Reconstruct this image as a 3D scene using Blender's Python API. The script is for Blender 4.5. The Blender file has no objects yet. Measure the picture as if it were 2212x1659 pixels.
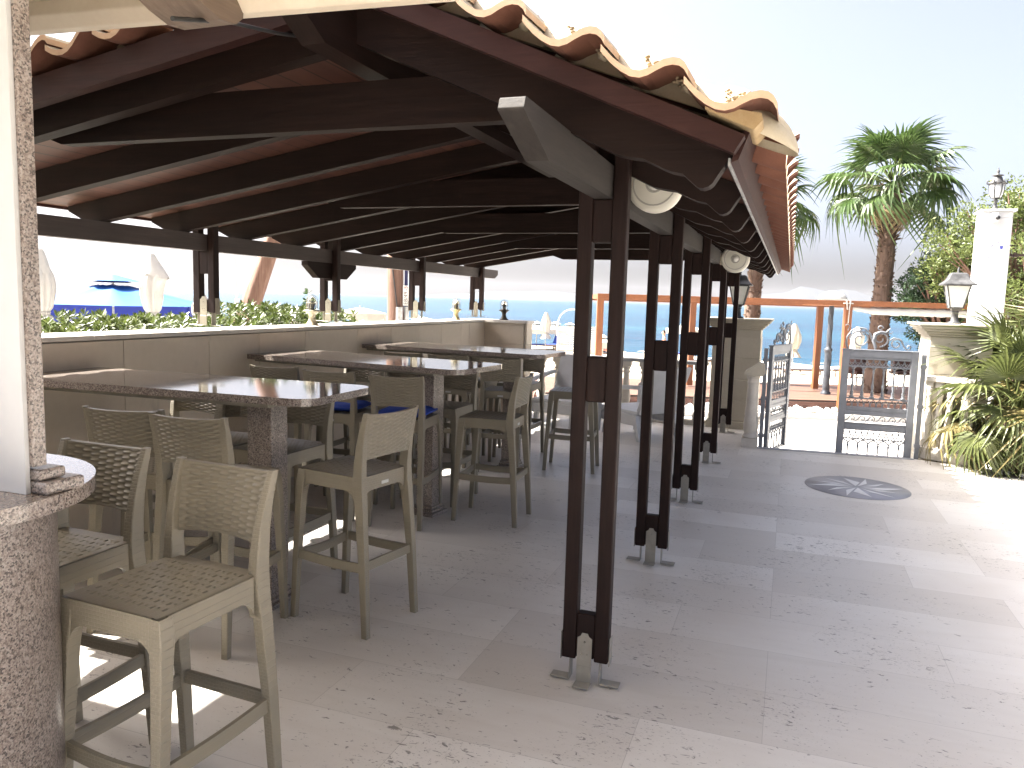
import bpy, bmesh, math, random
from mathutils import Vector, Matrix
random.seed(7)
C = bpy.context.scene.collection
R_ = math.radians
PI = math.pi
sin, cos = math.sin, math.cos

# ---------------------------------------------------------------- camera frame (also used to size far things)
F = 1661.0; CX, CY = 1106.0, 829.5
def cray(px, py): return Vector(((px-CX)/F, -(py-CY)/F, -1.0))
_a = cray(0, 613.41); _b = cray(2000, 671.41)
Zc = _a.cross(_b).normalized()
if Zc.y < 0: Zc = -Zc
Yc = cray(1710, 663).normalized(); Yc = (Yc - Zc*Yc.dot(Zc)).normalized()
Xc = Yc.cross(Zc)
RW = Matrix((Xc, Yc, Zc))            # world = RW @ cam
EYE = Vector((0, 0, 1.6))
def at(px, py, d): return EYE + RW @ (cray(px, py)*d)
def at_z(px, py, z):
    r = RW @ cray(px, py); return EYE + r*((z-EYE.z)/r.z)
BU = (RW @ Vector((1, 0, 0))); BU.z = 0; BU.normalize()   # along the shore
BV = Vector((-BU.y, BU.x, 0))                              # out to sea

# ---------------------------------------------------------------- mesh builder
class MB:
    def __init__(s): s.v = []; s.f = []; s.mi = []; s.sm = []
    def add(s, vs, fs, mi=0, smooth=False, M=None):
        n = len(s.v)
        for p in vs:
            p = Vector(p)
            s.v.append(M @ p if M is not None else p)
        for f in fs:
            s.f.append(tuple(n+i for i in f)); s.mi.append(mi); s.sm.append(smooth)
    def box(s, x0, x1, y0, y1, z0, z1, mi=0, M=None):
        vs = [(x0,y0,z0),(x1,y0,z0),(x1,y1,z0),(x0,y1,z0),(x0,y0,z1),(x1,y0,z1),(x1,y1,z1),(x0,y1,z1)]
        s.add(vs, [(3,2,1,0),(4,5,6,7),(0,1,5,4),(1,2,6,5),(2,3,7,6),(3,0,4,7)], mi, False, M)
    def prism(s, poly, axis, a, b, mi=0, M=None, smooth=False):
        """poly: 2-D points; axis 'x': (y,z), 'y': (x,z), 'z': (x,y)"""
        def P(p, t):
            return {'x': (t, p[0], p[1]), 'y': (p[0], t, p[1]), 'z': (p[0], p[1], t)}[axis]
        n = len(poly)
        vs = [P(p, a) for p in poly] + [P(p, b) for p in poly]
        s.add(vs, [tuple(range(n))[::-1], tuple(range(n, 2*n))], mi, False, M)
        s.add(vs, [(i, (i+1) % n, n+(i+1) % n, n+i) for i in range(n)], mi, smooth, M)
    def rings(s, rings, mi=0, smooth=True, cap=True, closed=True, M=None):
        k = len(rings[0]); vs = [p for r in rings for p in r]; fs = []
        for i in range(len(rings)-1):
            for j in range(k if closed else k-1):
                a = i*k+j; b = i*k+(j+1) % k
                fs.append((a, b, b+k, a+k))
        s.add(vs, fs, mi, smooth, M)
        if cap and closed:
            s.add(rings[0], [tuple(range(k))[::-1]], mi, False, M); s.add(rings[-1], [tuple(range(k))], mi, False, M)
    def tube(s, pts, r, n=8, mi=0, cap=True, M=None, flat=1.0):
        pts = [Vector(p) for p in pts]; rs = r if isinstance(r, (list, tuple)) else [r]*len(pts)
        rings = []; up = None
        for i, p in enumerate(pts):
            t = (pts[min(i+1, len(pts)-1)] - pts[max(i-1, 0)]).normalized()
            if up is None:
                up = Vector((0, 0, 1)) if abs(t.z) < .9 else Vector((0, 1, 0))
            side = t.cross(up)
            if side.length < 1e-6: side = t.orthogonal()
            side.normalize(); up = side.cross(t).normalized()
            rings.append([p + (side*cos(2*PI*j/n) + up*sin(2*PI*j/n)*flat)*rs[i] for j in range(n)])
        s.rings(rings, mi, n > 4, cap, True, M)
    def lathe(s, prof, n=20, mi=0, M=None, cx=0, cy=0, smooth=True, cap=True):
        rings = [[Vector((cx+max(r, 1e-4)*cos(2*PI*j/n), cy+max(r, 1e-4)*sin(2*PI*j/n), z)) for j in range(n)] for r, z in prof]
        s.rings(rings, mi, smooth, cap, True, M)
    def loft(s, secs, mi=0, M=None, smooth=False):
        """secs: (cx,cy,z,wx,wy) rectangles"""
        rings = [[(cx-wx/2, cy-wy/2, z), (cx+wx/2, cy-wy/2, z), (cx+wx/2, cy+wy/2, z), (cx-wx/2, cy+wy/2, z)] for cx, cy, z, wx, wy in secs]
        s.rings(rings, mi, smooth, True, True, M)
    def grid(s, fn, nu, nv, mi=0, smooth=True, M=None, flip=False):
        vs = [fn(i/nu, j/nv) for j in range(nv+1) for i in range(nu+1)]
        fs = []
        for j in range(nv):
            for i in range(nu):
                a = j*(nu+1)+i; q = (a, a+1, a+nu+2, a+nu+1)
                fs.append(q[::-1] if flip else q)
        s.add(vs, fs, mi, smooth, M)
    def build(s, name, mats, parent=None, loc=None, rz=0, bevel=0, seg=2):
        me = bpy.data.meshes.new(name); me.from_pydata([tuple(p) for p in s.v], [], s.f)
        if not isinstance(mats, (list, tuple)): mats = [mats]
        for m in mats: me.materials.append(m)
        me.polygons.foreach_set('material_index', s.mi); me.polygons.foreach_set('use_smooth', s.sm); me.update()
        o = bpy.data.objects.new(name, me); C.objects.link(o)
        if parent is not None: o.parent = parent
        if loc is not None: o.location = loc
        o.rotation_euler.z = rz
        if bevel:
            b = o.modifiers.new('edge', 'BEVEL'); b.width = bevel; b.segments = seg; b.limit_method = 'ANGLE'; b.angle_limit = R_(40)
            b.harden_normals = False
        return o

def tag(o, label=None, cat=None, group=None, kind=None):
    if label: o['label'] = label
    if cat: o['category'] = cat
    if group: o['group'] = group
    if kind: o['kind'] = kind
    return o
def thing(name, label, cat, loc=(0, 0, 0), rz=0, group=None):
    o = bpy.data.objects.new(name, None); C.objects.link(o); o.location = loc; o.rotation_euler.z = rz; o.empty_display_size = .1
    return tag(o, label, cat, group)
def kids(o): return list(o.children)
def copy_tree(o, parent=None):
    c = o.copy(); C.objects.link(c)
    if parent is not None: c.parent = parent
    for ch in kids(o): copy_tree(ch, c)
    return c
def place(root, loc, rz, label=None, first=False):
    o = root if first else copy_tree(root)
    o.location = loc; o.rotation_euler.z = rz
    if label: o['label'] = label
    return o
def TR(loc, rz=0, s=1): return Matrix.Translation(loc) @ Matrix.Rotation(rz, 4, 'Z') @ Matrix.Scale(s, 4)
def frame(o, x, z):
    """matrix from origin, local x and approximate z"""
    x = Vector(x).normalized(); z = Vector(z); y = z.cross(x).normalized(); z = x.cross(y)
    return Matrix(((x.x, y.x, z.x, o[0]), (x.y, y.y, z.y, o[1]), (x.z, y.z, z.z, o[2]), (0, 0, 0, 1)))

# ---------------------------------------------------------------- materials
class NT:
    def __init__(s, name):
        s.m = bpy.data.materials.new(name); s.m.use_nodes = True; s.t = s.m.node_tree; s.n = s.t.nodes
        s.b = s.n['Principled BSDF']; s.tc = s.n.new('ShaderNodeTexCoord')
    def mapd(s, scale=(1, 1, 1), rot=(0, 0, 0), coord='Object'):
        m = s.n.new('ShaderNodeMapping'); m.inputs['Scale'].default_value = scale; m.inputs['Rotation'].default_value = rot
        s.t.links.new(s.tc.outputs[coord], m.inputs['Vector']); return m.outputs[0]
    def noise(s, vec, scale, detail=4, rough=.55, dist=0):
        x = s.n.new('ShaderNodeTexNoise'); x.inputs['Scale'].default_value = scale; x.inputs['Detail'].default_value = detail
        x.inputs['Roughness'].default_value = rough; x.inputs['Distortion'].default_value = dist
        s.t.links.new(vec, x.inputs['Vector']); return x.outputs['Fac']
    def voro(s, vec, scale, feature='F1', out='Distance', rnd=1):
        x = s.n.new('ShaderNodeTexVoronoi'); x.feature = feature; x.inputs['Scale'].default_value = scale; x.inputs['Randomness'].default_value = rnd
        s.t.links.new(vec, x.inputs['Vector']); return x.outputs[out]
    def brick(s, vec, w, h, mortar=.01, off=.5, freq=2, c1=(0, 0, 0, 1), c2=(1, 1, 1, 1), cm=(.5, .5, .5, 1), smooth=0):
        x = s.n.new('ShaderNodeTexBrick'); x.inputs['Scale'].default_value = 1; x.inputs['Brick Width'].default_value = w; x.inputs['Row Height'].default_value = h
        x.inputs['Mortar Size'].default_value = mortar; x.inputs['Mortar Smooth'].default_value = smooth; x.offset = off; x.offset_frequency = freq
        x.inputs['Color1'].default_value = c1; x.inputs['Color2'].default_value = c2; x.inputs['Mortar'].default_value = cm
        s.t.links.new(vec, x.inputs['Vector']); return x
    def ramp(s, fac, stops, interp='LINEAR'):
        x = s.n.new('ShaderNodeValToRGB'); x.color_ramp.interpolation = interp; e = x.color_ramp.elements
        while len(e) < len(stops): e.new(.5)
        for i, (p, c) in enumerate(stops):
            e[i].position = p; e[i].color = (c, c, c, 1) if isinstance(c, (int, float)) else (*c, 1)
        s.t.links.new(fac, x.inputs['Fac']); return x.outputs['Color']
    def mix(s, fac, a, b, mode='MIX'):
        x = s.n.new('ShaderNodeMix'); x.data_type = 'RGBA'; x.blend_type = mode
        for sock, v in ((x.inputs['Factor'], fac), (x.inputs['A'], a), (x.inputs['B'], b)):
            sk = sock
            if sock.name in ('A', 'B'): sk = [i for i in x.inputs if i.name == sock.name and i.type == 'RGBA'][0]
            elif sock.name == 'Factor': sk = [i for i in x.inputs if i.name == 'Factor' and i.type == 'VALUE'][0]
            if isinstance(v, (int, float)):
                sk.default_value = v if sk.type == 'VALUE' else (v, v, v, 1)
            elif isinstance(v, tuple): sk.default_value = (*v, 1) if len(v) == 3 else v
            else: s.t.links.new(v, sk)
        return [o for o in x.outputs if o.type == 'RGBA'][0]
    def math(s, op, a, b=0):
        x = s.n.new('ShaderNodeMath'); x.operation = op
        for i, v in enumerate((a, b)):
            if isinstance(v, (int, float)): x.inputs[i].default_value = v
            else: s.t.links.new(v, x.inputs[i])
        return x.outputs[0]
    def col(s, v):
        if isinstance(v, tuple): s.b.inputs['Base Color'].default_value = (*v, 1)
        else: s.t.links.new(v, s.b.inputs['Base Color'])
        return s
    def set(s, **k):
        for a, v in k.items():
            i = s.b.inputs[a.replace('_', ' ')]
            if isinstance(v, (int, float)): i.default_value = v
            elif isinstance(v, tuple): i.default_value = v
            else: s.t.links.new(v, i)
        return s
    def bump(s, h, strength=.3, dist=.01):
        x = s.n.new('ShaderNodeBump'); x.inputs['Strength'].default_value = strength; x.inputs['Distance'].default_value = dist
        s.t.links.new(h, x.inputs['Height'])
        old = s.b.inputs['Normal'].links
        if old: s.t.links.new(old[0].from_socket, x.inputs['Normal'])
        s.t.links.new(x.outputs[0], s.b.inputs['Normal']); return s
    def objrand(s):
        x = s.n.new('ShaderNodeObjectInfo'); return x.outputs['Random']

def simple(name, col, rough=.5, metal=0, var=.12, scale=9, bump=0, bs=60):
    t = NT(name); v = t.mapd(); n = t.noise(v, scale, 5)
    lo = tuple(c*(1-var) for c in col); hi = tuple(min(1, c*(1+var)) for c in col)
    t.col(t.ramp(n, [(.3, lo), (.7, hi)])).set(Roughness=rough, Metallic=metal)
    if bump: t.bump(t.noise(v, bs, 3), bump, .005)
    return t.m

def wood(name, base, light, axis, rough=.5, worn=0, scale=1.0, mid=None, spec=.5):
    t = NT(name); sc = [26*scale]*3; sc['xyz'.index(axis)] = 1.6*scale
    v = t.mapd(tuple(sc)); n = t.noise(v, 1, 6, .65, .6); g = t.noise(t.mapd(tuple(4*q for q in sc)), 1, 3, .6)
    c = t.ramp(n, [(.25, tuple(x*.6 for x in base)), (.5, mid or base), (.78, light)])
    c = t.mix(.35, c, t.ramp(g, [(.3, tuple(x*.6 for x in base)), (.7, light)]))
    big = t.noise(t.mapd(), 2.1, 4)
    c = t.mix(t.ramp(big, [(.35, 0.0), (.7, .55)]), c, tuple(x*.62 for x in base))
    if worn:
        w = t.noise(t.mapd(tuple(q*(1.3 if q > 10*scale else 3.0) for q in sc)), 1, 9, .8)
        c = t.mix(t.ramp(w, [(.68, 0.0), (.74, worn)]), c, (.16, .125, .105))
    t.col(c).set(Roughness=rough); t.b.inputs['Specular IOR Level'].default_value = spec
    t.bump(g, .25, .004); return t.m

M = {}
M['wood_x'] = wood('dark_wood_crosswise', (.013, .0062, .0046), (.028, .0140, .0105), 'x', .62, .0, spec=.16)
M['wood_y'] = wood('dark_wood_lengthwise', (.013, .0062, .0046), (.028, .0140, .0105), 'y', .62, .0, spec=.16)
M['wood_z'] = wood('dark_wood_upright', (.015, .0066, .0052), (.034, .0165, .0125), 'z', .58, .55, spec=.2)
M['wood_grey'] = wood('greyed_dark_wood', (.020, .0155, .013), (.046, .037, .031), 'y', .7, .12)
M['wood_red'] = wood('red_brown_wood', (.032, .011, .009), (.055, .021, .016), 'x', .6, .2, spec=.2)

def deck_boards():
    t = NT('red_brown_boards'); v = t.mapd((12, .7, 12)); n = t.noise(v, 1, 5)
    br = t.brick(t.mapd((1, 1, 1), (0, 0, R_(90))), 6, .115, .004, .37, 2)
    c = t.ramp(n, [(.3, (.055, .021, .014)), (.7, (.11, .043, .028))])
    c = t.mix(.35, c, t.mix(br.outputs['Color'], (.05, .019, .013), (.12, .05, .032)))
    c = t.mix(br.outputs['Fac'], c, (.012, .006, .005))
    t.col(c).set(Roughness=.55); return t.m
M['deck'] = deck_boards()

def granite(name, rough):
    t = NT(name); v = t.mapd()
    a = t.voro(v, 230, 'F1', 'Color'); b = t.noise(v, 120, 5, .75, .6); c0 = t.noise(v, 22, 4)
    c = t.ramp(b, [(.34, (.075, .06, .053)), (.46, (.21, .172, .15)), (.57, (.35, .295, .26)), (.70, (.52, .47, .42))])
    sep = t.n.new('ShaderNodeSeparateColor'); t.t.links.new(a, sep.inputs[0])
    c = t.mix(t.ramp(sep.outputs[0], [(.74, 0.0), (.80, .75)]), c, (.38, .345, .31))
    c = t.mix(t.ramp(sep.outputs[1], [(.80, 0.0), (.84, .8)]), c, (.022, .02, .02))
    c = t.mix(t.ramp(c0, [(.3, .25), (.7, 0.0)]), c, (.15, .11, .09))
    t.col(c).set(Roughness=rough); return t.m
M['granite'] = granite('granite_polished', .07)
M['granite_side'] = granite('granite_honed', .28)

def plastic(name, base):
    t = NT(name); v = t.mapd()
    r = t.objrand()
    n = t.noise(v, 6, 3)
    c = t.mix(t.ramp(n, [(.3, 0.0), (.7, 1.0)]), tuple(x*.92 for x in base), tuple(x*1.06 for x in base))
    c = t.mix(t.math('MULTIPLY', r, .16), c, tuple(x*.7 for x in base))
    t.col(c).set(Roughness=.42)
    return t, v
def weave_mat(name, base, w, h, st):
    t, v = plastic(name, base)
    # woven look moulded in: brick relief seen along each axis
    for rot, sc in (((R_(90), 0, 0), 1), ((R_(90), 0, R_(90)), 1)):
        pass
    b1 = t.brick(t.mapd((1, 1, 1), (R_(90), 0, 0)), w, h, .0022, .5, 2, smooth=1)
    b2 = t.brick(t.mapd((1, 1, 1), (R_(90), 0, R_(90))), w, h, .0022, .5, 2, smooth=1)
    geo = t.n.new('ShaderNodeNewGeometry'); sep = t.n.new('ShaderNodeSeparateXYZ')
    vt = t.n.new('ShaderNodeVectorTransform'); vt.vector_type = 'NORMAL'; vt.convert_from = 'WORLD'; vt.convert_to = 'OBJECT'
    t.t.links.new(geo.outputs['Normal'], vt.inputs[0]); t.t.links.new(vt.outputs[0], sep.inputs[0])
    ax = t.math('ABSOLUTE', sep.outputs[0])
    h_ = t.mix(t.math('GREATER_THAN', ax, .7), b1.outputs['Fac'], b2.outputs['Fac'])
    inv = t.math('SUBTRACT', 1, h_); t.bump(inv, st, .002)
    return t.m
M['stool'] = weave_mat('taupe_plastic_weave', (.245, .216, .160), .022, .011, .55)
M['stool_plain'] = plastic('taupe_plastic', (.245, .216, .160))[0].m
M['badge'] = simple('silver_badge', (.5, .5, .48), .3, .3, .03)
M['blue_cushion'] = simple('blue_cushion_fabric', (.012, .05, .34), .75, 0, .12, 14, .2, 300)
M['white_plastic'] = weave_mat('white_plastic_weave', (.52, .53, .54), .03, .016, .4)

def travertine():
    t = NT('travertine_paving')
    base = t.mapd()
    br = t.brick(base, 1.22, .405, .0012, .37, 3)
    br2 = t.brick(base, 1.22, .405, .0012, .37, 3, (0, 0, 0, 1), (1, 1, 1, 1))
    # random value per slab from a coarse noise sampled on slab colour
    rnd = br.outputs['Color']
    vein = t.noise(t.mapd((2.2, 11, 1)), 1.0, 7, .62, .8)
    cloud = t.noise(base, 1.3, 5, .6, .3)
    c = t.ramp(vein, [(.28, (.53, .49, .435)), (.5, (.63, .595, .545)), (.72, (.70, .675, .635))])
    c = t.mix(.62, c, t.mix(rnd, (.45, .42, .385), (.72, .70, .665)))
    c = t.mix(t.ramp(cloud, [(.32, .5), (.62, 0.0)]), c, (.54, .49, .44))
    # open pits, drawn out along the bed of the stone
    dens = t.math('MULTIPLY', t.math('SUBTRACT', t.noise(base, 1.5, 5, .7, .5), .5), .42)
    n1 = t.math('ADD', t.noise(t.mapd((22, 50, 1)), 1, 4, .62, .9), dens)
    n2 = t.math('ADD', t.noise(t.mapd((70, 150, 1)), 1, 3, .6, .6), t.math('MULTIPLY', dens, .9))
    pits = t.math('MAXIMUM', t.math('MULTIPLY', t.ramp(n1, [(.64, 0.0), (.672, 1.0)]), .85), t.math('MULTIPLY', t.ramp(n2, [(.66, 0.0), (.70, 1.0)]), .75))
    c = t.mix(t.math('MULTIPLY', br.outputs['Fac'], .55), c, (.27, .25, .23))
    c = t.mix(pits, c, (.15, .138, .127))
    t.col(c).set(Roughness=t.ramp(vein, [(.3, .34), (.7, .5)]))
    t.bump(t.math('SUBTRACT', 1, pits), .35, .004)
    return t.m
M['travertine'] = travertine()

def stone(name, lo, hi, rough=.55, sc=3.0, dirt=None):
    t = NT(name); v = t.mapd(); n = t.noise(v, sc, 6, .6, .4); n2 = t.noise(v, sc*14, 4)
    c = t.mix(.3, t.ramp(n, [(.3, lo), (.7, hi)]), t.ramp(n2, [(.3, lo), (.7, hi)]))
    if dirt:
        d = t.noise(t.mapd((1.4, 1.4, .5)), 2.0, 5, .7, .6); c = t.mix(t.ramp(d, [(.60, 0.0), (.72, .55)]), c, dirt)
    t.col(c).set(Roughness=rough); t.bump(n2, .08, .004); return t.m
M['beige'] = stone('beige_stone_cladding', (.60, .52, .41), (.69, .61, .50), .5, 1.4, (.36, .32, .28))
M['beige_cap'] = stone('pale_stone_coping', (.60, .56, .50), (.70, .66, .60), .5, 3)
M['cream_stone'] = stone('cream_limestone', (.42, .375, .29), (.52, .475, .385), .6, 2, (.31, .26, .18))
M['baluster'] = stone('weathered_cast_stone', (.50, .455, .39), (.66, .62, .55), .8, 5, (.27, .24, .20))
M['white_wall'] = stone('white_painted_wall', (.50, .50, .50), (.56, .565, .565), .55, 1.5)
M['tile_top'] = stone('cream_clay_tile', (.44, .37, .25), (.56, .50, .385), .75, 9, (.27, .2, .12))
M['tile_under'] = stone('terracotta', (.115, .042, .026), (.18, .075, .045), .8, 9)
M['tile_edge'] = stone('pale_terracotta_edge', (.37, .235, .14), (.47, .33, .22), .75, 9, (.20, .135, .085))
M['mortar'] = stone('ochre_mortar', (.30, .205, .10), (.42, .31, .17), .95, 25)
M['debris'] = stone('dry_leaf_litter', (.13, .085, .045), (.42, .33, .22), .95, 60)
M['soffit'] = stone('cream_painted_boards', (.46, .40, .29), (.62, .55, .41), .6, 6)
M['cream_paint'] = stone('cream_paint', (.58, .49, .38), (.66, .58, .46), .55, 4)
M['corbel'] = wood('brown_grey_wood', (.16, .115, .085), (.27, .20, .15), 'y', .6)
M['silver'] = simple('silver_grey_paint', (.20, .21, .23), .42, .15, .10, 12)
M['galv'] = simple('galvanised_steel', (.42, .42, .41), .45, .6, .2, 20)
M['bracket'] = simple('taupe_painted_steel', (.27, .255, .22), .5, .1, .12, 20)
M['black_iron'] = simple('black_iron', (.018, .018, .02), .45, .2, .3, 12)
M['weathered_iron'] = simple('weathered_black_iron', (.055, .055, .056), .6, .1, .7, 14)
M['frosted'] = simple('frosted_glass', (.66, .68, .66), .3, 0, .05, 5)
M['cable'] = simple('dark_cable', (.03, .03, .03), .5)
M['white_fab'] = simple('white_canvas', (.40, .385, .355), .8, 0, .06, 6, .15, 40)
M['cream_fab'] = simple('cream_canvas', (.40, .37, .31), .8, 0, .06, 6, .15, 40)
M['blue_fab'] = simple('bright_blue_canvas', (.004, .085, .30), .65, 0, .10, 3, .1, 30)
M['dkblue_fab'] = simple('royal_blue_canvas', (.004, .017, .21), .65, 0, .10, 3, .1, 30)
M['orange_wood'] = wood('orange_stained_wood', (.20, .065, .02), (.30, .105, .034), 'z', .5)
M['orange_wood_x'] = wood('orange_stained_wood_beam', (.20, .065, .02), (.30, .105, .034), 'x', .5)
M['white_metal'] = simple('white_painted_metal', (.50, .50, .495), .4, 0, .04)
M['blue_pole'] = simple('pale_blue_paint', (.10, .22, .36), .4, 0, .15, 8)
M['navy'] = simple('navy_paint', (.015, .015, .06), .4)
M['dk_green'] = simple('dark_green_grey_panel', (.025, .045, .05), .5)
M['grey_pole'] = simple('dark_grey_cast_iron', (.06, .065, .075), .45, .3, .2)
M['wicker'] = simple('dark_brown_wicker', (.05, .018, .014), .6, 0, .3, 40, .4, 90)
M['lounger_wood'] = simple('weathered_brown_wood', (.12, .075, .055), .6, 0, .25, 20)
M['lounger_cloth'] = simple('blue_grey_sling', (.16, .19, .25), .8)
M['sunbed_blue'] = simple('blue_sunbed_cloth', (.035, .08, .42), .8)
M['palm_bark'] = wood('palm_bark', (.10, .062, .045), (.27, .19, .14), 'z', .9)
M['bark'] = wood('red_brown_bark', (.16, .085, .06), (.36, .235, .175), 'z', .9, .4, .35)
M['dead_frond'] = simple('dead_frond', (.30, .23, .13), .8, 0, .25, 12)
M['soil'] = simple('dark_soil', (.05, .038, .03), .95, 0, .3, 20, .5, 40)
M['pebble'] = simple('white_pebble', (.62, .61, .58), .6, 0, .12, 8)
M['asphalt_pale'] = simple('pale_paving', (.50, .48, .45), .8, 0, .1, 2, .2, 30)
M['skin'] = simple('skin', (.42, .22, .15), .5, 0, .06)
M['skin_red'] = simple('sunburnt_skin', (.42, .15, .10), .5, 0, .06)
M['hair'] = simple('dark_hair', (.02, .014, .01), .6)

def leaf(name, lo, hi, rough=.45, trans=.25):
    t = NT(name); v = t.mapd(); n = t.noise(v, 2.2, 4); n2 = t.noise(v, 24, 2)
    c = t.mix(.5, t.ramp(n, [(.3, lo), (.7, hi)]), t.ramp(n2, [(.3, lo), (.7, hi)]))
    t.col(c).set(Roughness=rough)
    tr = t.n.new('ShaderNodeBsdfTranslucent'); t.t.links.new(c, tr.inputs[0])
    ms = t.n.new('ShaderNodeMixShader'); ms.inputs[0].default_value = trans
    t.t.links.new(t.b.outputs[0], ms.inputs[1]); t.t.links.new(tr.outputs[0], ms.inputs[2])
    t.t.links.new(ms.outputs[0], t.n['Material Output'].inputs[0]); return t.m
M['palm_leaf'] = leaf('palm_leaf', (.028, .066, .016), (.085, .125, .036), .42)
M['fan_leaf'] = leaf('fan_palm_leaf', (.055, .075, .022), (.135, .15, .05), .42)
M['fan_leaf_dry'] = leaf('yellowing_fan_leaf', (.12, .095, .03), (.24, .2, .075), .5)
M['hedge_leaf'] = leaf('glossy_hedge_leaf', (.035, .06, .012), (.12, .15, .04), .3)
M['hedge_dark'] = leaf('dark_shrub_leaf', (.018, .045, .014), (.05, .085, .03), .35)
M['tree_dark'] = leaf('dark_tree_leaf', (.02, .045, .02), (.05, .09, .036), .55)
M['tree_light'] = leaf('yellow_green_leaf', (.07, .10, .025), (.15, .18, .05), .5)

def sea_mat():
    t = NT('sea_water'); t.b.inputs['IOR'].default_value = 1.33; v = t.mapd((.05, .05, 1)); 
    n = t.noise(t.mapd((.008, .03, 1), (0, 0, -math.atan2(BU.y, BU.x))), 1, 5, .6, .5)
    c = t.ramp(n, [(.3, (.003, .026, .056)), (.5, (.005, .043, .076)), (.7, (.011, .066, .095))])
    t.col(c).set(Roughness=.22)
    w1 = t.noise(t.mapd((.5, 1.6, 1), (0, 0, -math.atan2(BU.y, BU.x))), 1, 6, .62, .3)
    w2 = t.noise(t.mapd((.06, .25, 1), (0, 0, -math.atan2(BU.y, BU.x))), 1, 4, .6, .3)
    t.bump(w1, .55, .35); t.bump(w2, .6, 1.8); return t.m
M['sea'] = sea_mat()
def sand_mat():
    t = NT('pale_sand'); v = t.mapd(); n = t.noise(v, .6, 6, .65); n2 = t.noise(v, 9, 5, .7)
    t.col(t.mix(.4, t.ramp(n, [(.3, (.42, .36, .27)), (.7, (.58, .52, .42))]), t.ramp(n2, [(.35, (.36, .31, .23)), (.65, (.62, .56, .46))]))).set(Roughness=.95)
    t.bump(n2, .8, .06); return t.m
M['sand'] = sand_mat()
def deckwood(name, a, b):
    t = NT(name); rot = -math.atan2(BU.y, BU.x)
    n = t.noise(t.mapd((1.2, 30, 30), (0, 0, rot)), 1, 5); br = t.brick(t.mapd((1, 1, 1), (0, 0, rot)), 3.2, .14, .004, .4, 2)
    c = t.mix(.4, t.ramp(n, [(.3, a), (.7, b)]), t.mix(br.outputs['Color'], a, b)); c = t.mix(br.outputs['Fac'], c, tuple(x*.35 for x in a))
    t.col(c).set(Roughness=.6); return t.m
M['decking'] = deckwood('brown_decking', (.085, .042, .027), (.16, .09, .06))
M['deck_face'] = simple('red_brown_deck_face', (.095, .036, .024), .55, 0, .2, 6)
def glass():
    t = NT('clear_glass'); t.col((.93, .95, .95)).set(Roughness=.03); t.b.inputs['Transmission Weight'].default_value = .92; t.b.inputs['IOR'].default_value = 1.3; return t.m
M['glass'] = glass()
M['hills'] = simple('far_hills', (.012, .016, .022), .9, 0, .25, .004)
# ================================================================ ground, sea, hills
m = MB()
poly = [(-4.3, -4), (9, -4), (9, 8.9), (1.9, 9.0), (1.36, 9.20), (-.27, 9.05), (-.30, 10.30), (-.95, 10.36), (-1.2, 10.62), (-4.3, 10.62)]
m.prism(poly, 'z', -.5, 0)
tag(m.build('terrace_floor', M['travertine']), kind='structure')
# sloping path in front of the gate down to the street
m = MB()
def slope(u, v):
    x = -14+34*u; y = 8.8+6.2*v
    z = -.19-.67*min(1, max(0, (y-9.6)/4.2)) if y > 9.6 else -.19
    return (x, y, z)
m.grid(slope, 2, 24)
tag(m.build('path', M['asphalt_pale']), kind='structure')
def shore(u, v, z): p = EYE + BU*u + BV*v; return Vector((p.x, p.y, z))
m = MB(); m.add([shore(-60, 9, -.872), shore(60, 9, -.872), shore(60, 17.2, -.872), shore(-60, 17.2, -.872)], [(0, 1, 2, 3)])
tag(m.build('street', M['asphalt_pale']), kind='structure')
m = MB()
rk = [(-1.5, 17.2, -.87, -.74), (13, 17.2, -.87, -.74)]
m.add([shore(-2, 16.9, -.872), shore(14, 16.9, -.872), shore(14, 17.08, -.872), shore(-2, 17.08, -.872), shore(-2, 16.9, -.76), shore(14, 16.9, -.76), shore(14, 17.08, -.76), shore(-2, 17.08, -.76)],
      [(4, 5, 6, 7), (0, 1, 5, 4), (1, 2, 6, 5), (2, 3, 7, 6), (3, 0, 4, 7)])
tag(m.build('kerb', M['beige_cap'], bevel=.012), kind='structure')
# beach: sheet from the street to the waterline, falling gently
m = MB()
wl = [(-140, 120), (-60, 86), (-20, 66), (0, 56), (8, 50), (16, 44), (22, 40.5), (30, 37.5), (60, 33), (140, 28)]
def wline(u):
    for (a, b), (c, d) in zip(wl, wl[1:]):
        if a <= u <= c: return b+(d-b)*(u-a)/(c-a)
    return wl[-1][1]
def beach(a, b):
    u = -140+280*a; w = wline(u); v = 17.0+(w+9-17.0)*b
    z = -.93-.62*max(0, (v-17)/(w-17)) if True else 0
    z += .035*sin(u*1.9+v*.7)+.03*sin(v*2.3-u*.6)
    return shore(u, v, z)
m.grid(beach, 260, 60)
tag(m.build('beach', M['sand']), kind='structure')
m = MB()
def land(a, b):   # planted ground behind the parapet and on either side
    return (-60+56.0*a, -6+38*b, -.30-.62*b)
m.add([shore(-70, -2, -1.2), shore(-70, 24, -1.2), (-4.6, 13.2, -1.2), (-4.6, -4, -1.2)], [(0, 1, 2, 3)])
m.add([(7, 9, -.35), (40, 9, -.35), (40, 16, -.6), (7, 13.5, -.6)], [(0, 1, 2, 3)])
tag(m.build('garden_ground', M['sand']), kind='structure')
m = MB(); m.add([shore(-4500, 20, -1.52), shore(4500, 20, -1.52), shore(9000, 5200, -1.52), shore(-9000, 5200, -1.52)], [(0, 1, 2, 3)])
tag(m.build('water', M['sea']), kind='structure')
m = MB(); random.seed(3)
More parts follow.
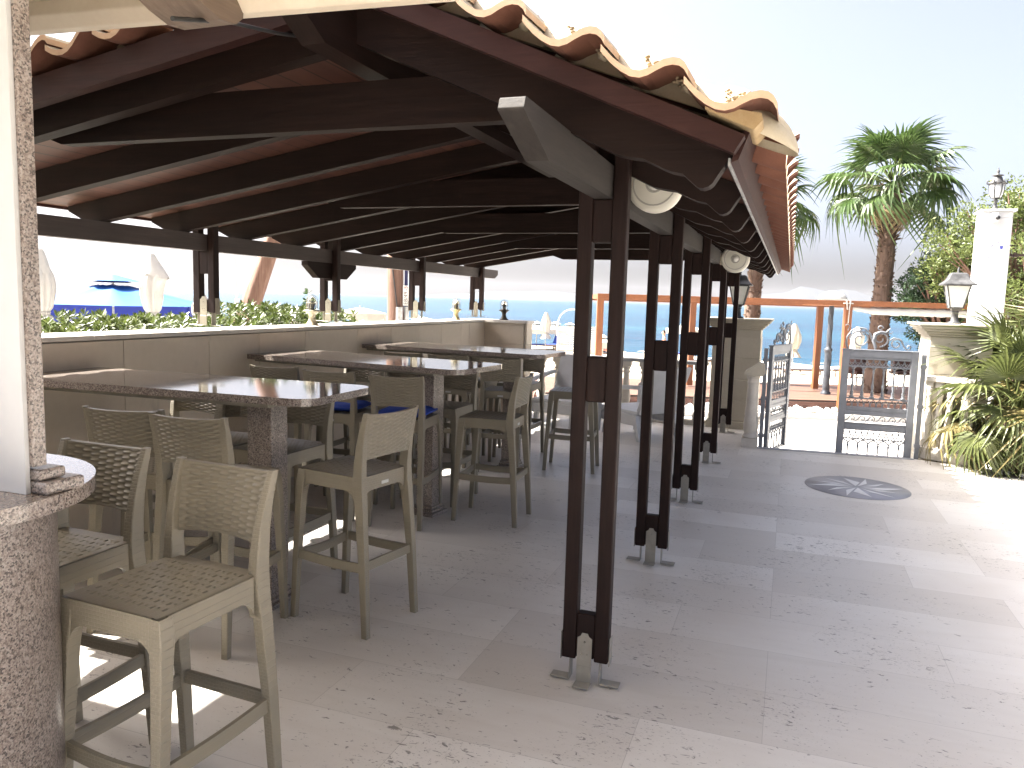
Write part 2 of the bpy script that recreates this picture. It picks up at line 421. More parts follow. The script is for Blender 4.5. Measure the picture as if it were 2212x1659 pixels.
def hillrow(d, u0, u1, hs, n):
    top = []; bot = []
    for i in range(n+1):
        f = i/n; u = u0+(u1-u0)*f
        h = 0
        for c_, w_, a_ in hs: h += a_*math.exp(-((u-c_)/w_)**2)
        h *= 1+.10*sin(i*1.7)+.06*sin(i*4.1+1); e = min(1, f*8, (1-f)*8); h = max(0, h*e)
        top.append(shore(u, d+250, -1.5+h)); bot.append((shore(u, d, -1.6), shore(u, d+600, -1.6)))
    vs = [b[0] for b in bot]+top+[b[1] for b in bot]; k = n+1; fs = []
    for i in range(n): fs += [(i, i+1, k+i+1, k+i), (k+i, k+i+1, 2*k+i+1, 2*k+i)]
    m.add(vs, fs, 0, True)
hillrow(3600, -900, 3900, [(150, 500, 45), (1450, 350, 66), (1800, 500, 46), (2500, 420, 55), (3100, 500, 40)], 70)
tag(m.build('hills', M['hills']), kind='structure')
# planting bed at the right with dark soil and white pebbles
m = MB(); random.seed(5)
m.add([(2.02, 8.62, .004), (9, 8.35, .004), (9, 10.8, .02), (2.1, 9.9, .02)], [(0, 1, 2, 3)])
tag(m.build('planting_bed', M['soil']), kind='structure')
m = MB(); me = bmesh.new(); bmesh.ops.create_icosphere(me, subdivisions=1, radius=1); iv = [v.co.copy() for v in me.verts]; ifs = [tuple(v.index for v in f.verts) for f in me.faces]; me.free()
def stone_at(m, p, r, sq=.6, mi=0):
    a = random.random()*6.3; sx, sy, sz = r*random.uniform(.7, 1.3), r*random.uniform(.6, 1.1), r*sq*random.uniform(.7, 1.2)
    ca, sa = cos(a), sin(a)
    m.add([(p[0]+ca*q.x*sx-sa*q.y*sy, p[1]+sa*q.x*sx+ca*q.y*sy, p[2]+q.z*sz) for q in iv], ifs, mi, True)
for i in range(170):
    x = random.uniform(2.05, 4.6); y = 8.72+random.random()**2*.55-.03*(x-2)
    stone_at(m, (x, y, .015), random.uniform(.015, .045))
tag(m.build('bed_pebbles', M['pebble']), kind='stuff', label='white pebbles on the dark soil under the fan palm', cat='pebbles')
m = MB()
for i in range(620):
    p = shore(random.uniform(-1.2, 11.5), random.uniform(17.05, 17.75), -.80+random.random()*.1)
    stone_at(m, p, random.uniform(.05, .12))
tag(m.build('kerb_pebbles', M['pebble']), kind='stuff', label='band of white pebbles along the foot of the wooden deck', cat='pebbles')

# compass rose let into the paving
root = thing('compass_rose', 'grey round compass star inlaid in the stone floor before the gate', 'floor inlay', (.655, 7.45, 0))
m = MB(); m.lathe([(0, .0015), (.44, .0015), (.44, .004), (0, .004)], 48)
m.build('disc', simple('grey_marble', (.31, .31, .335), .4, 0, .15, 4), root)
m = MB()
for k in range(12):
    a = k*PI/6+.26; L = .41 if k % 2 == 0 else .36; hw = .17 if k % 3 == 0 else .09
    c_, s_ = cos(a), sin(a)
    def P(r, t): return (c_*r-s_*t, s_*r+c_*t, .0065)
    m.add([P(.03, 0), P(.19, -hw*.55), P(L, 0)], [(0, 1, 2)])
m.build('star', simple('white_marble', (.60, .60, .60), .4, 0, .06, 5), root)

# ================================================================ pavilion
pav = thing('timber_pavilion', 'long dark brown timber pavilion with cream tiled roof on paired posts', 'pavilion', (0, 0, 0))
RX, LX = -.72, -4.15
YR = [2.42+.69*k for k in range(12)]                  # rafters
YE = 10.30                                            # far gable
RIDGE = -1.50
def rz(x): return 2.216-.43*(x+.597)                  # rafter tops, right slope
def lz(x): return 2.590+.165*(x-RIDGE)                # left slope
def legpair(y, x, z0, z1, base, blocks):
    m = MB()
    for s in (-1, 1):
        m.box(x+s*.0685-.0295, x+s*.0685+.0295, y-.0295, y+.0295, z0, z1)
    p = m.build('post', M['wood_z'], pav, bevel=.006)
    for a, b in blocks:
        k = MB(); k.box(x-.0388, x+.0388, y-.026, y+.026, a, b); k.build('spacer_block', M['wood_z'], p, bevel=.006)
    k = MB()
    zb = z0-.095
    k.prism([(x-.031, z0-.02), (x+.031, z0-.02), (x+.031, z0+.10), (x+.018, z0+.108), (x+.012, z0+.122), (x-.012, z0+.122), (x-.018, z0+.108), (x-.031, z0+.10)], 'y', y-.034, y-.0302)
    k.box(x-.031, x+.031, y-.036, y-.0305, zb+.004, z0-.02)
    k.box(x-.034, x+.034, y-.085, y-.031, zb, zb+.005)
    for s in (-1, 1):
        xa = x+s*.1015
        k.box(min(xa, xa+s*.0035), max(xa, xa+s*.0035), y-.024, y+.024, z0-.01, z0+.11)
        xb = x+s*.062
        k.box(min(xb, xb+s*.0045), max(xb, xb+s*.0045), y-.024, y+.024, zb+.004, z0-.001)
        k.box(min(xb, xb+s*.085), max(xb, xb+s*.085), y-.026, y+.026, zb, zb+.005)
        for dz in (.03, .085):
            k.lathe([(.0045, 0), (.0045, .004), (.002, .006)], 8, 0, Matrix.Translation((x+s*.012 if dz < .05 else x, y-.034, z0+dz)) @ Matrix.Rotation(R_(90), 4, 'X'))
    k.build('base_bracket', M['bracket'] if base else M['bracket_l'], p, bevel=.0012, seg=1)
M['bracket_l'] = simple('cream_painted_steel', (.27, .25, .195), .5, .1, .15, 20)
for y in (3.03, 4.65, 6.25, 7.93, 9.95):
    legpair(y, RX, .105, 2.22 if y < 9 else 2.17, True, [(.115, .305), (1.195, 1.378), (1.83, 1.998)])
for y in (4.70, 6.36, 8.18, 10.02):
    legpair(y, LX, 1.43, 2.13, False, [(1.44, 1.53), (1.72, 1.886)])
# wall plates and ridge beam, near ends cut on the slant
m = MB(); m.prism([(1.95, 2.125), (1.935, 2.09), (2.17, 1.999), (10.75, 1.999), (10.85, 2.05), (10.85, 2.125)], 'x', RX-.036, RX+.036)
m.build('wall_plate', M['wood_grey'], pav, bevel=.005)
m = MB(); m.prism([(1.95, 2.010), (1.95, 1.97), (2.15, 1.888), (10.6, 1.888), (10.72, 1.94), (10.72, 2.010)], 'x', LX-.036, LX+.036)
m.build('wall_plate', wood('dark_plate_wood', (.045, .032, .028), (.085, .066, .058), 'y', .6), pav, bevel=.005)
m = MB(); zb = 1.6-.531*(RIDGE-.0)-.0
m.prism([(2.02, 2.55), (2.0, 2.50), (2.20, 2.395), (10.5, 2.395), (10.5, 2.55)], 'x', RIDGE-.045, RIDGE+.045)
m.build('ridge_beam', M['wood_y'], pav, bevel=.005)
# corbel brackets on the second seaward post
m = MB(); m.prism([(5.95, 1.886), (5.95, 1.85), (6.12, 1.74), (6.6, 1.74), (6.77, 1.85), (6.77, 1.886)], 'x', LX-.034, LX+.034); m.build('corbel_block', M['wood_y'], pav, bevel=.005)
# rafters
TAIL = [(-.539, 2.052), (-.49, 2.041), (-.455, 2.036), (-.416, 2.017), (-.39, 2.004), (-.367, 1.995), (-.334, 1.988), (-.316, 1.972), (-.299, 1.957), (-.285, 1.946), (-.271, 1.943), (-.255, 1.948), (-.244, 1.957), (-.219, 1.997), (-.19, 2.041)]
for k, y in enumerate(YR):
    m = MB()
    m.prism([(RIDGE+.0005, rz(RIDGE)-.133), (-.631, 2.098)]+TAIL+[(RIDGE+.0005, rz(RIDGE))], 'y', y-.033, y+.033)
    m.prism([(RIDGE-.0005, lz(RIDGE)-.142), (RIDGE-.0005, lz(RIDGE)), (-4.42, lz(-4.42)), (-4.42, lz(-4.42)-.03), (-4.24, lz(-4.24)-.142)], 'y', y-.033, y+.033)
    m.build('rafter', M['wood_x'], pav, bevel=.004, seg=1)
# collar ties at the posts
for y, z0, xl in ((2.50, 2.205, -3.0), (4.60, 2.185, -2.95), (6.30, 2.165, -2.95), (7.98, 2.15, -2.9), (9.9, 2.14, -2.9)):
    m = MB(); z1 = z0+.165; a = lz(xl)-.155
    m.prism([(xl, z0), (RX-.10, z0), (RX-.10, min(z1, rz(RX-.1)-.005)), (-1.02, z1), (xl-.42, z1), (xl-.42, z1-.02)], 'y', y+.034, y+.094)
    m.build('collar_tie', M['wood_x'], pav, bevel=.004, seg=1)
# boarded deck
m = MB()
Y0, Y1 = 2.28, YE
dt = .022
m.add([(RIDGE, Y0, rz(RIDGE)+.003), (-.185, Y0, rz(-.185)+.003), (-.185, Y1, rz(-.185)+.003), (RIDGE, Y1, rz(RIDGE)+.003)], [(3, 2, 1, 0)])
m.add([(RIDGE, Y0, lz(RIDGE)+.003), (-4.445, Y0, lz(-4.445)+.003), (-4.445, Y1, lz(-4.445)+.003), (RIDGE, Y1, lz(RIDGE)+.003)], [(0, 1, 2, 3)])
m.add([(RIDGE, Y0, rz(RIDGE)+.03), (-.185, Y0, rz(-.185)+.03), (-.185, Y1, rz(-.185)+.03), (RIDGE, Y1, rz(RIDGE)+.03)], [(0, 1, 2, 3)])
m.add([(RIDGE, Y0, lz(RIDGE)+.03), (-4.445, Y0, lz(-4.445)+.03), (-4.445, Y1, lz(-4.445)+.03), (RIDGE, Y1, lz(RIDGE)+.03)], [(3, 2, 1, 0)])
m.build('ceiling_boards', M['deck'], pav)
# barge boards on both gables, fascia along the eaves
for y0, y1 in ((2.252, 2.30), (YE-.02, YE+.03)):
    m = MB()
    m.prism([(RIDGE+.0005, rz(RIDGE)-.012), (-.178, rz(-.178)-.018), (-.150, rz(-.178)+.03), (RIDGE+.0005, rz(RIDGE)+.062)], 'y', y0, y1)
    m.build('barge_board', M['wood_red'], pav, bevel=.003, seg=1)
    m = MB()
    m.prism([(RIDGE-.0005, lz(RIDGE)-.08), (RIDGE-.0005, lz(RIDGE)+.020), (-4.465, lz(-4.465)+.020), (-4.465, lz(-4.465)-.08)], 'y', y0, y1)
    m.build('barge_board', M['wood_red'], pav, bevel=.003, seg=1)
m = MB(); m.prism([(-.188, 2.00), (-.168, 2.008), (-.135, 2.098), (-.155, 2.096)], 'y', 2.302, YE-.022)
m.build('fascia_board', M['wood_red'], pav)
m = MB(); m.box(-.196, -.189, 2.31, YE-.03, 1.993, 2.014); m.build('drip_strip', M['galv'], pav)
m = MB(); m.box(-4.485, -4.45, 2.302, YE-.022, lz(-4.465)-.01, lz(-4.465)+.07); m.build('fascia_board', M['wood_red'], pav)
# tiles: corrugated courses
def prof(t):   # one roman tile, t in 0..1
    t %= 1
    return .050*math.sin(PI*t/.5)**.62+.035 if t < .5 else -.050*math.sin(PI*(t-.5)/.5)**.62+.035
PER, NS = .222, 14
def roof_tiles(xa, xb, zf, ncourse, y0, y1, sgn):
    m = MB(); nu = int((y1-y0)/PER*NS)
    ln = math.hypot(xb-xa, zf(xb)-zf(xa)); nx, nz = -(zf(xb)-zf(xa))/ln*sgn, abs(xb-xa)/ln
    def pt(f, lift, y, h):
        x = xa+(xb-xa)*f+(sgn*.036*max(0, h-.035)/.05 if f > 1.005 else 0); z = zf(x)+.052+lift+h; return (x, y, z)
    for c in range(ncourse):
        f0, f1 = c/ncourse-.02, (c+1)/ncourse+.012
        for mi, dz in ((0, 0.0), (1, -.011)):
            vs = []; fs = []
            for j, (f, l) in enumerate(((f0, -.004), (f1, .017))):
                for i in range(nu+1):
                    y = y0+(y1-y0)*i/nu; vs.append(pt(f, l+dz, y, prof((y-y0)/PER)))
            for i in range(nu):
                q = (i, i+1, nu+2+i, nu+1+i); fs.append(q if (sgn > 0) == (mi == 1) else q[::-1])
            m.add(vs, fs, mi, True)
        vs = []; fs = []
        for dz in (0, -.011):
            for i in range(nu+1):
                y = y0+(y1-y0)*i/nu; vs.append(pt(f1, .017+dz, y, prof((y-y0)/PER)))
        for i in range(nu): fs.append((i, i+1, nu+2+i, nu+1+i))
        m.add(vs, fs, 2 if c < ncourse-1 else 1, True)
    return m
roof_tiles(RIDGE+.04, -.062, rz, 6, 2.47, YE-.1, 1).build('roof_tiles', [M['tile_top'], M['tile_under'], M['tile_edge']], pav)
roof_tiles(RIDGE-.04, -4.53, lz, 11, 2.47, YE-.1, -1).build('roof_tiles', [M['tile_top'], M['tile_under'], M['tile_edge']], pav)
# wavy verge tiles along the near gable, with a row of barrel tiles behind them
HT = [(0, .036), (.06, .026), (.14, .014), (.25, .004), (.37, 0), (.48, .006), (.58, .021), (.68, .043), (.77, .061), (.86, .073), (.94, .077), (1.0, .072), (1.045, .058)]
def verge(xa, xb, zf, n, y0, y1):
    m = MB(); dx = (xb-xa)/n; th = .020
    for k in range(n):
        rings = []
        for t, h in HT:
            x = xa+dx*(k+t); z = zf(x)+.066+h
            zb = z+.0; zt = z+th
            rings.append([(x, y0, zb), (x, y0, zt), (x, y1, zt+.012), (x, y1, zb+.012)])
        for i in range(len(rings)-1):
            for (p, q, mi) in ((0, 1, 2), (1, 2, 0), (2, 3, 1), (3, 0, 1)):
                m.add([rings[i][p], rings[i][q], rings[i+1][q], rings[i+1][p]], [(0, 1, 2, 3)], mi, mi != 2)
        m.add(rings[0], [(0, 1, 2, 3)], 2); m.add(rings[-1], [(3, 2, 1, 0)], 2)
    return m
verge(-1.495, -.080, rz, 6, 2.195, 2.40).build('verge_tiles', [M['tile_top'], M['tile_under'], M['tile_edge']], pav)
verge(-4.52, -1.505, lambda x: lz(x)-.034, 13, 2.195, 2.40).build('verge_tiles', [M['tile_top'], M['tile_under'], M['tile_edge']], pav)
def barrels(xa, xb, zf, n, yc, sgn):
    m = MB()
    d = Vector((xb-xa, 0, zf(xb)-zf(xa))); L = d.length/n; d.normalize(); nrm = Vector((-d.z*sgn, 0, d.x*sgn))
    for k in range(n):
        o = Vector((xa, yc, zf(xa)+.075)) + d*L*k
        rings = []
        for f, r, l in ((-.05, .078, 0), (.80, .090, .010), (.81, .100, .012), (1.0, .103, .016), (1.06, .102, .017)):
            rings.append([o+d*L*f+Vector((0, 1, 0))*r*cos(PI*j/10)+nrm*(r*sin(PI*j/10)+l) for j in range(11)])
        m.rings(rings, 0, True, False, False)
        m.add([rings[-1][j] for j in range(11)], [tuple(range(11))], 2)
        b = o+d*L*.55+Vector((0, 0, 0))+nrm*.02
        stone_b = [(b.x+p.x*.026, b.y-.088+p.y*.02, b.z+.035+p.z*.02) for p in iv]
        m.add(stone_b, ifs, 0, True)
    return m
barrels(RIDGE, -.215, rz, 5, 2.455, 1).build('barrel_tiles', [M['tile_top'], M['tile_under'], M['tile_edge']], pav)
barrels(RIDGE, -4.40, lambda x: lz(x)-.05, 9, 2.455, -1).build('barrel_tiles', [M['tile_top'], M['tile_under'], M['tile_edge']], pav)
# ridge caps
m = MB()
for k in range(22):
    y = 2.5+k*.355
    rings = [[(RIDGE+r*cos(PI*j/10), y+f*.4, lz(RIDGE)+.04+r*sin(PI*j/10)+l) for j in range(11)] for f, r, l in ((0, .10, 0), (.85, .11, .01), (.87, .122, .012), (1, .122, .014))]
    m.rings(rings, 0, True, False, False)
m.build('ridge_tiles', M['tile_top'], pav)
# ribbed shell tile closing the barrel row at the eave corner
m = MB(); o = Vector((-.185, 2.455, rz(-.185)+.078)); nb = 60
rings = []
for i in range(9):
    ph = i/8*PI/2
    ring = []
    for j in range(nb+1):
        th = PI*j/nb; rib = 1+.07*abs(sin(th*4))**.7
        r = .112*rib*cos(ph*.96)
        ring.append((o.x+.175*sin(ph), o.y+r*cos(th)*1.0, o.z+r*sin(th)-.43*.175*sin(ph)-.0))
    rings.append(ring)
m.rings(rings, 0, True, False, False)
m.build('shell_end_tile', M['tile_top'], pav)
# mortar bed under the corner, litter caught behind the verge
m = MB(); random.seed(2)
m.prism([(-.26, rz(-.26)+.064), (-.128, 2.075), (-.105, 2.10), (-.11, 2.118), (-.26, rz(-.26)+.080)], 'y', 2.24, 2.46)
m.build('mortar_fill', M['mortar'], pav, bevel=.012, seg=3)
m = MB()
for i in range(700):
    x = random.uniform(-1.3, -.16); f = ((x-RIDGE)/.235) % 1
    if f < .45: continue
    y = random.uniform(2.33, 2.40)
    stone_at(m, (x, y, rz(x)+.145+random.uniform(-.02, .025)), random.uniform(.004, .012), .6)
tag(m.build('leaf_litter', M['debris'], pav), kind='stuff')
# round lamps under the right eave
def eave_lamp(name_loc, label):
    root = thing('eave_lamp', label, 'lamp', name_loc, 0, 'round lamps under the eave')
    Mx = Matrix.Rotation(R_(90), 4, 'X')
    m = MB(); m.lathe([(0, -.02), (.095, -.02), (.112, -.015), (.118, 0), (.118, .055), (.10, .06), (0, .06)], 36, 0, Mx); m.build('lamp_body', simple('cream_lamp_body', (.62, .60, .52), .4, 0, .05), root)
    m = MB(); m.lathe([(.086, .0605), (.090, .064), (.093, .0605)], 36, 0, Mx, cap=False); m.lathe([(.030, .0605), (.034, .066), (.038, .0605)], 24, 0, Mx, cap=False); m.box(-.004, .004, -.066, -.061, -.03, .03)
    m.build('trim_ring', simple('grey_lamp_trim', (.36, .35, .31), .4, 0, .05), root)
    m = MB(); m.lathe([(0, .0605), (.029, .0605), (.026, .068), (0, .072)], 20, 0, Mx); m.build('lens', simple('pale_lens', (.6, .59, .55), .25), root)
    m = MB(); m.box(-.13, -.02, -.03, .03, -.05, .05); m.box(-.02, .02, .0, .04, .05, .11); m.build('mount', M['cream_paint'], root, bevel=.006)
    return root
eave_lamp((-.585, 3.42, 2.105), 'large round cream lamp under the eave beside the nearest pair of posts')
eave_lamp((-.478, 6.95, 1.995), 'small looking round cream lamp farther along the eave behind the third posts')
# loose cable strung from the building to the pavilion
m = MB(); a = at(372, 40, 1.95); b = at(700, 86, 2.9)
pts = [a, a*.75+b*.25+Vector((0, 0, .0)), a*.5+b*.5+Vector((0, 0, -.015)), a*.25+b*.75+Vector((0, 0, -.01)), b, at(745, 110, 2.6), at(880, 190, 2.60), at(955, 232, 2.5), at(1050, 300, 2.42), at(1120, 345, 2.38)]
pts = [a, a*.7+b*.3+Vector((0, 0, .012)), a*.4+b*.6, b]
m.tube(pts, .006, 8)
tag(m.build('overhead_cable', M['cable']), 'thin dark cable strung from the building soffit to the pavilion gable', 'cable')
# ================================================================ parapet wall
wall = thing('parapet_wall', 'low wall clad in beige stone slabs with a pale coping, seaward side of the pavilion', 'wall', (-4.0, 0, 0))
WX = -4.0
m = MB(); m.box(-.30, -.021, -2, 10.22, -.3, 1.268); m.box(-.021, .60, 9.99, 10.20, 0, 1.268)
m.build('core', M['beige_cap'], wall)
m = MB(); random.seed(11)
ys = [-2, -.6, .8, 2.02, 3.02, 3.78, 4.55, 5.12, 5.75, 6.62, 7.30, 7.95, 8.55, 9.15, 9.42, 9.965]
for a, b in zip(ys, ys[1:]):
    m.box(-.02, 0, a+.002, b-.002, .515, 1.266); 
ys2 = [-2, -.2, 1.1, 2.4, 3.5, 4.5, 5.5, 6.5, 7.5, 8.6, 9.965]
for a, b in zip(ys2, ys2[1:]): m.box(-.02, 0, a+.002, b-.002, .002, .511)
m.box(.003, .575, 9.968, 9.988, .98, 1.266); m.box(.003, .575, 9.968, 9.988, .30, .976); m.box(.003, .575, 9.968, 9.988, .002, .296)
m.box(.602, .62, 9.97, 10.20, .98, 1.266); m.box(.602, .62, 9.97, 10.20, .30, .976); m.box(.602, .62, 9.97, 10.20, .002, .296)
m.build('cladding', M['beige'], wall, bevel=.0015, seg=1)
m = MB(); yc = [-2, -.4, 1.1, 2.35, 3.55, 4.35, 5.6, 6.9, 8.2, 9.92]
for a, b in zip(yc, yc[1:]): m.box(-.34, .018, a+.001, b-.001, 1.275, 1.305)
m.box(-.34, .64, 9.921, 10.24, 1.268, 1.305)
m.build('coping', M['beige_cap'], wall, bevel=.003, seg=1)
# three caged bulkhead lamps on the coping
def wall_lamp(loc, label, met):
    root = thing('bulkhead_lamp', label, 'lamp', loc, 0, 'caged lamps on the coping of the parapet')
    m = MB(); m.lathe([(0, 0), (.062, 0), (.062, .006), (.050, .016), (.034, .045), (.028, .075), (.034, .10), (.058, .122), (.074, .128), (.074, .138), (.05, .142), (0, .142)], 24)
    m.build('base', met, root)
    m = MB(); m.lathe([(.040, .142), (.042, .20), (.040, .225), (.030, .25), (.014, .264), (0, .267)], 18); m.build('glass', M['glass'], root)
    m = MB(); m.lathe([(0, .143), (.017, .143), (.017, .17), (.022, .19), (.018, .215), (0, .222)], 14); m.build('bulb', M['frosted'], root)
    m = MB()
    for k in range(2):
        a = k*PI/2+.3
        m.tube([(cos(a)*.05*cos(t), sin(a)*.05*cos(t), .145+.075+(.06*sin(t))) if t > 0 and t < PI else (cos(a)*.05*cos(t), sin(a)*.05*cos(t), .145+.075) for t in [PI*i/10 for i in range(11)]], .0028, 6)
        for s in (-1, 1): m.tube([(s*cos(a)*.05, s*sin(a)*.05, .14), (s*cos(a)*.05, s*sin(a)*.05, .22)], .0028, 6)
    m.tube([(.05*cos(2*PI*i/16), .05*sin(2*PI*i/16), .205) for i in range(17)], .0028, 6)
    m.build('cage', met, root); return root
wall_lamp((-4.12, 6.02, 1.305), 'bulkhead lamp with a pale flared base, in front of the tall leafy shrub', simple('pale_bronze', (.40, .36, .26), .5, .2, .2))
wall_lamp((-4.12, 9.25, 1.305), 'brass bulkhead lamp with clear glass between the last two posts on the wall', simple('brassy_paint', (.42, .36, .19), .45, .3, .25))
wall_lamp((-3.76, 10.08, 1.305), 'dark bronze bulkhead lamp on the short return at the end of the wall', simple('dark_bronze', (.075, .065, .045), .5, .3, .3))

# ================================================================ bar tables
def round_rect(x0, x1, y0, y1, r, n=8):
    pts = [(x0, y0)]
    for cx, cy, a0 in ((x1-r, y0+r, -PI/2), (x1-r, y1-r, 0)):
        pts += [(cx+r*cos(a0+PI/2*i/n), cy+r*sin(a0+PI/2*i/n)) for i in range(n+1)]
    return pts+[(x0, y1)]
def bar_table(px, py, rot, L, w, label):
    root = thing('bar_table', label, 'table', (px, py, 0), rot, 'high granite tables fixed to the parapet')
    m = MB(); m.prism(round_rect(-L, 0, -w/2, w/2, .11), 'z', 1.073, 1.110)
    m.build('tabletop', M['granite'], root, bevel=.005, seg=2)
    m = MB(); m.box(-.46, -.32, -.16, -.02, .075, 1.048); m.build('pedestal', M['granite_side'], root, bevel=.004)
    m = MB(); m.box(-.49, -.29, -.19, .01, 0, .028); m.box(-.476, -.304, -.176, -.004, .029, .052); m.box(-.468, -.312, -.168, -.012, .053, .074); m.build('base', M['granite_side'], root, bevel=.004)
    m = MB(); m.box(-L+.02, -.24, -.30, -.22, 1.052, 1.0725); m.box(-.60, -.18, -.20, .02, 1.049, 1.0725); m.build('support_bar', M['bracket_l'], root)
    return root
bar_table(-2.075, 3.315, R_(2.2), 1.90, .66, 'high granite bar table nearest the counter, mirroring the sky and a lamp')
bar_table(-2.04, 5.09, R_(-7.0), 1.93, .72, 'high granite bar table in the middle, with two blue cushioned stools at it')
bar_table(-2.03, 6.85, R_(-5.0), 1.93, .70, 'high granite bar table farthest along, close to the balustrade')

# ================================================================ bar stools
def make_stool():
    root = thing('bar_stool', 'taupe', 'bar stool', (0, 0, 0), 0, 'taupe woven plastic bar stools')
    P_ = M['stool']
    # seat: pierced panel with a deep arched apron
    m = MB(); nx, ny = 16, 11; x0, x1, y0, y1 = -.1765, .1765, -.186, .202; zt, zb = .7575, .749
    dx, dy = (x1-x0)/nx, (y1-y0)/ny
    for j in range(ny):
        for i in range(nx):
            a, b = x0+i*dx, y0+j*dy
            off = .5*(i % 2)*dy*.0
            hx, hy = (.27, .52) if (i+j) % 2 == 0 else (.20, .26)
            if i in (0, nx-1) or j in (0, ny-1): 
                m.add([(a, b, zt), (a+dx, b, zt), (a+dx, b+dy, zt), (a, b+dy, zt)], [(0, 1, 2, 3)]); continue
            lift = .0016 if (i+j) % 2 else -.0006
            cxx, cyy = a+dx/2, b+dy/2; ax, ay = dx*hx/2, dy*hy/2
            V = [(a, b, zt), (a+dx, b, zt), (a+dx, b+dy, zt), (a, b+dy, zt), (cxx-ax, cyy-ay, zt+lift), (cxx+ax, cyy-ay, zt+lift), (cxx+ax, cyy+ay, zt+lift), (cxx-ax, cyy+ay, zt+lift)]
            V += [(p[0], p[1], zb) for p in V[4:8]]
            m.add(V, [(0, 1, 5, 4), (1, 2, 6, 5), (2, 3, 7, 6), (3, 0, 4, 7), (4, 5, 9, 8), (5, 6, 10, 9), (6, 7, 11, 10), (7, 4, 8, 11)])
    def arch(l, zt_, zm, ze, n=6):
        e = .055
        pts = [(-l, zt_), (-l, ze)]
        pts += [(-l+e*(1-cos(PI/2*i/n)), ze+(zm-ze)*sin(PI/2*i/n)) for i in range(1, n+1)]
        pts += [(l-e*(1-cos(PI/2*i/n)), ze+(zm-ze)*sin(PI/2*i/n)) for i in range(n, 0, -1)]
        return pts+[(l, ze), (l, zt_)]
    ax_ = arch(.152, .7545, .685, .625); ay_ = [(y+.012, z) for y, z in arch(.160, .7545, .685, .625)]
    m.prism(ax_, 'y', .186, .204); m.prism(ax_, 'y', -.188, -.168)
    m.prism(ay_, 'x', .160, .178); m.prism(ay_, 'x', -.178, -.160)
    m.build('seat', P_, root, bevel=.003, seg=2)
    # backrest: bowed woven panel
    m = MB(); nc, nr = 10, 21; su, sv = 5, 4
    def back_y(u, z):
        t = (z-.76)/.30
        return -.186-.012*t-.036*t*t-.020*(1-(2*u-1)**2)
    def wv(u, v):
        c = u*nc; r = v*nr
        if c < .45 or c > nc-.45 or r < .6 or r > nr-.7: return .002
        ci, ri = int(c), int(r); f = c-ci; g = r-ri
        ph = (ci+ri) % 2
        a = sin(PI*f); b = sin(PI*g)
        return (.0062*a**.6*b**.6 if ph else -.0022*b) - .0015*(1-b)**2
    def bk(side):
        def fn(i, j):
            u, v = i, j
            zb_ = .838+.010*(1-(2*u-1)**2); zt_ = 1.058-.006*(1-(2*u-1)**2)
            z = zb_+(zt_-zb_)*v; x = -.166-.012*v+(.332+.024*v)*u
            t = .0085+wv(u, v)
            return (x, back_y(u, z)+side*t, z)
        return fn
    m.grid(bk(-1), nc*su, nr*sv); m.grid(bk(1), nc*su, nr*sv, flip=True)
    for v in (0, 1):
        a = [bk(-1)(i/26, v) for i in range(27)]; b = [bk(1)(i/26, v) for i in range(27)]
        m.add(a+b, [((i, i+1, 28+i, 27+i) if v else (27+i, 28+i, i+1, i)) for i in range(26)])
    m.build('backrest', M['stool_plain'], root)
    # legs, rear pair running up as the back stiles
    for s in (-1, 1):
        m = MB(); m.loft([(s*.184, .226, 0, .030, .032), (s*.178, .208, .35, .034, .036), (s*.172, .190, .62, .041, .043), (s*.165, .182, .700, .046, .050), (s*.160, .180, .752, .040, .046)])
        m.build('leg', P_, root, bevel=.004, seg=2)
        m = MB(); m.loft([(s*.186, -.236, 0, .030, .034), (s*.180, -.214, .35, .034, .042), (s*.173, -.190, .62, .038, .050), (s*.170, -.180, .70, .040, .056), (s*.170, -.178, .76, .038, .056), (s*.171, -.181, .82, .034, .052), (s*.174, -.190, .90, .030, .045), (s*.178, -.206, .98, .026, .036), (s*.183, -.229, 1.063, .022, .026)])
        m.build('leg', P_, root, bevel=.004, seg=2)
    # stretchers
    def bow(l, z0, z1, sag, n=10):
        up = [(-l+2*l*i/n, z1-sag*sin(PI*i/n)) for i in range(n+1)]; dn = [(-l+2*l*i/n, z0-sag*sin(PI*i/n)) for i in range(n, -1, -1)]
        return dn+up[::1] if False else up+dn
    m = MB(); m.prism(bow(.166, .300, .345, .012), 'y', .203, .217); m.build('stretcher', P_, root, bevel=.002, seg=1)
    m = MB(); m.prism(bow(.168, .315, .358, .0), 'y', -.222, -.208); m.build('stretcher', P_, root, bevel=.002, seg=1)
    for s in (-1, 1):
        m = MB(); m.prism([(y-.005, z) for y, z in bow(.198, .305, .350, .006)], 'x', s*.179-.007, s*.179+.007); m.build('stretcher', P_, root, bevel=.002, seg=1)
    m = MB(); m.box(-.026, .026, -.1905, -.1882, .700, .716); m.build('badge', M['badge'], root, bevel=.001, seg=1)
    return root
stool = make_stool(); used = [False]
def put_stool(x, y, deg, label):
    o = place(stool, (x, y, 0), R_(deg), label, not used[0]); used[0] = True; return o
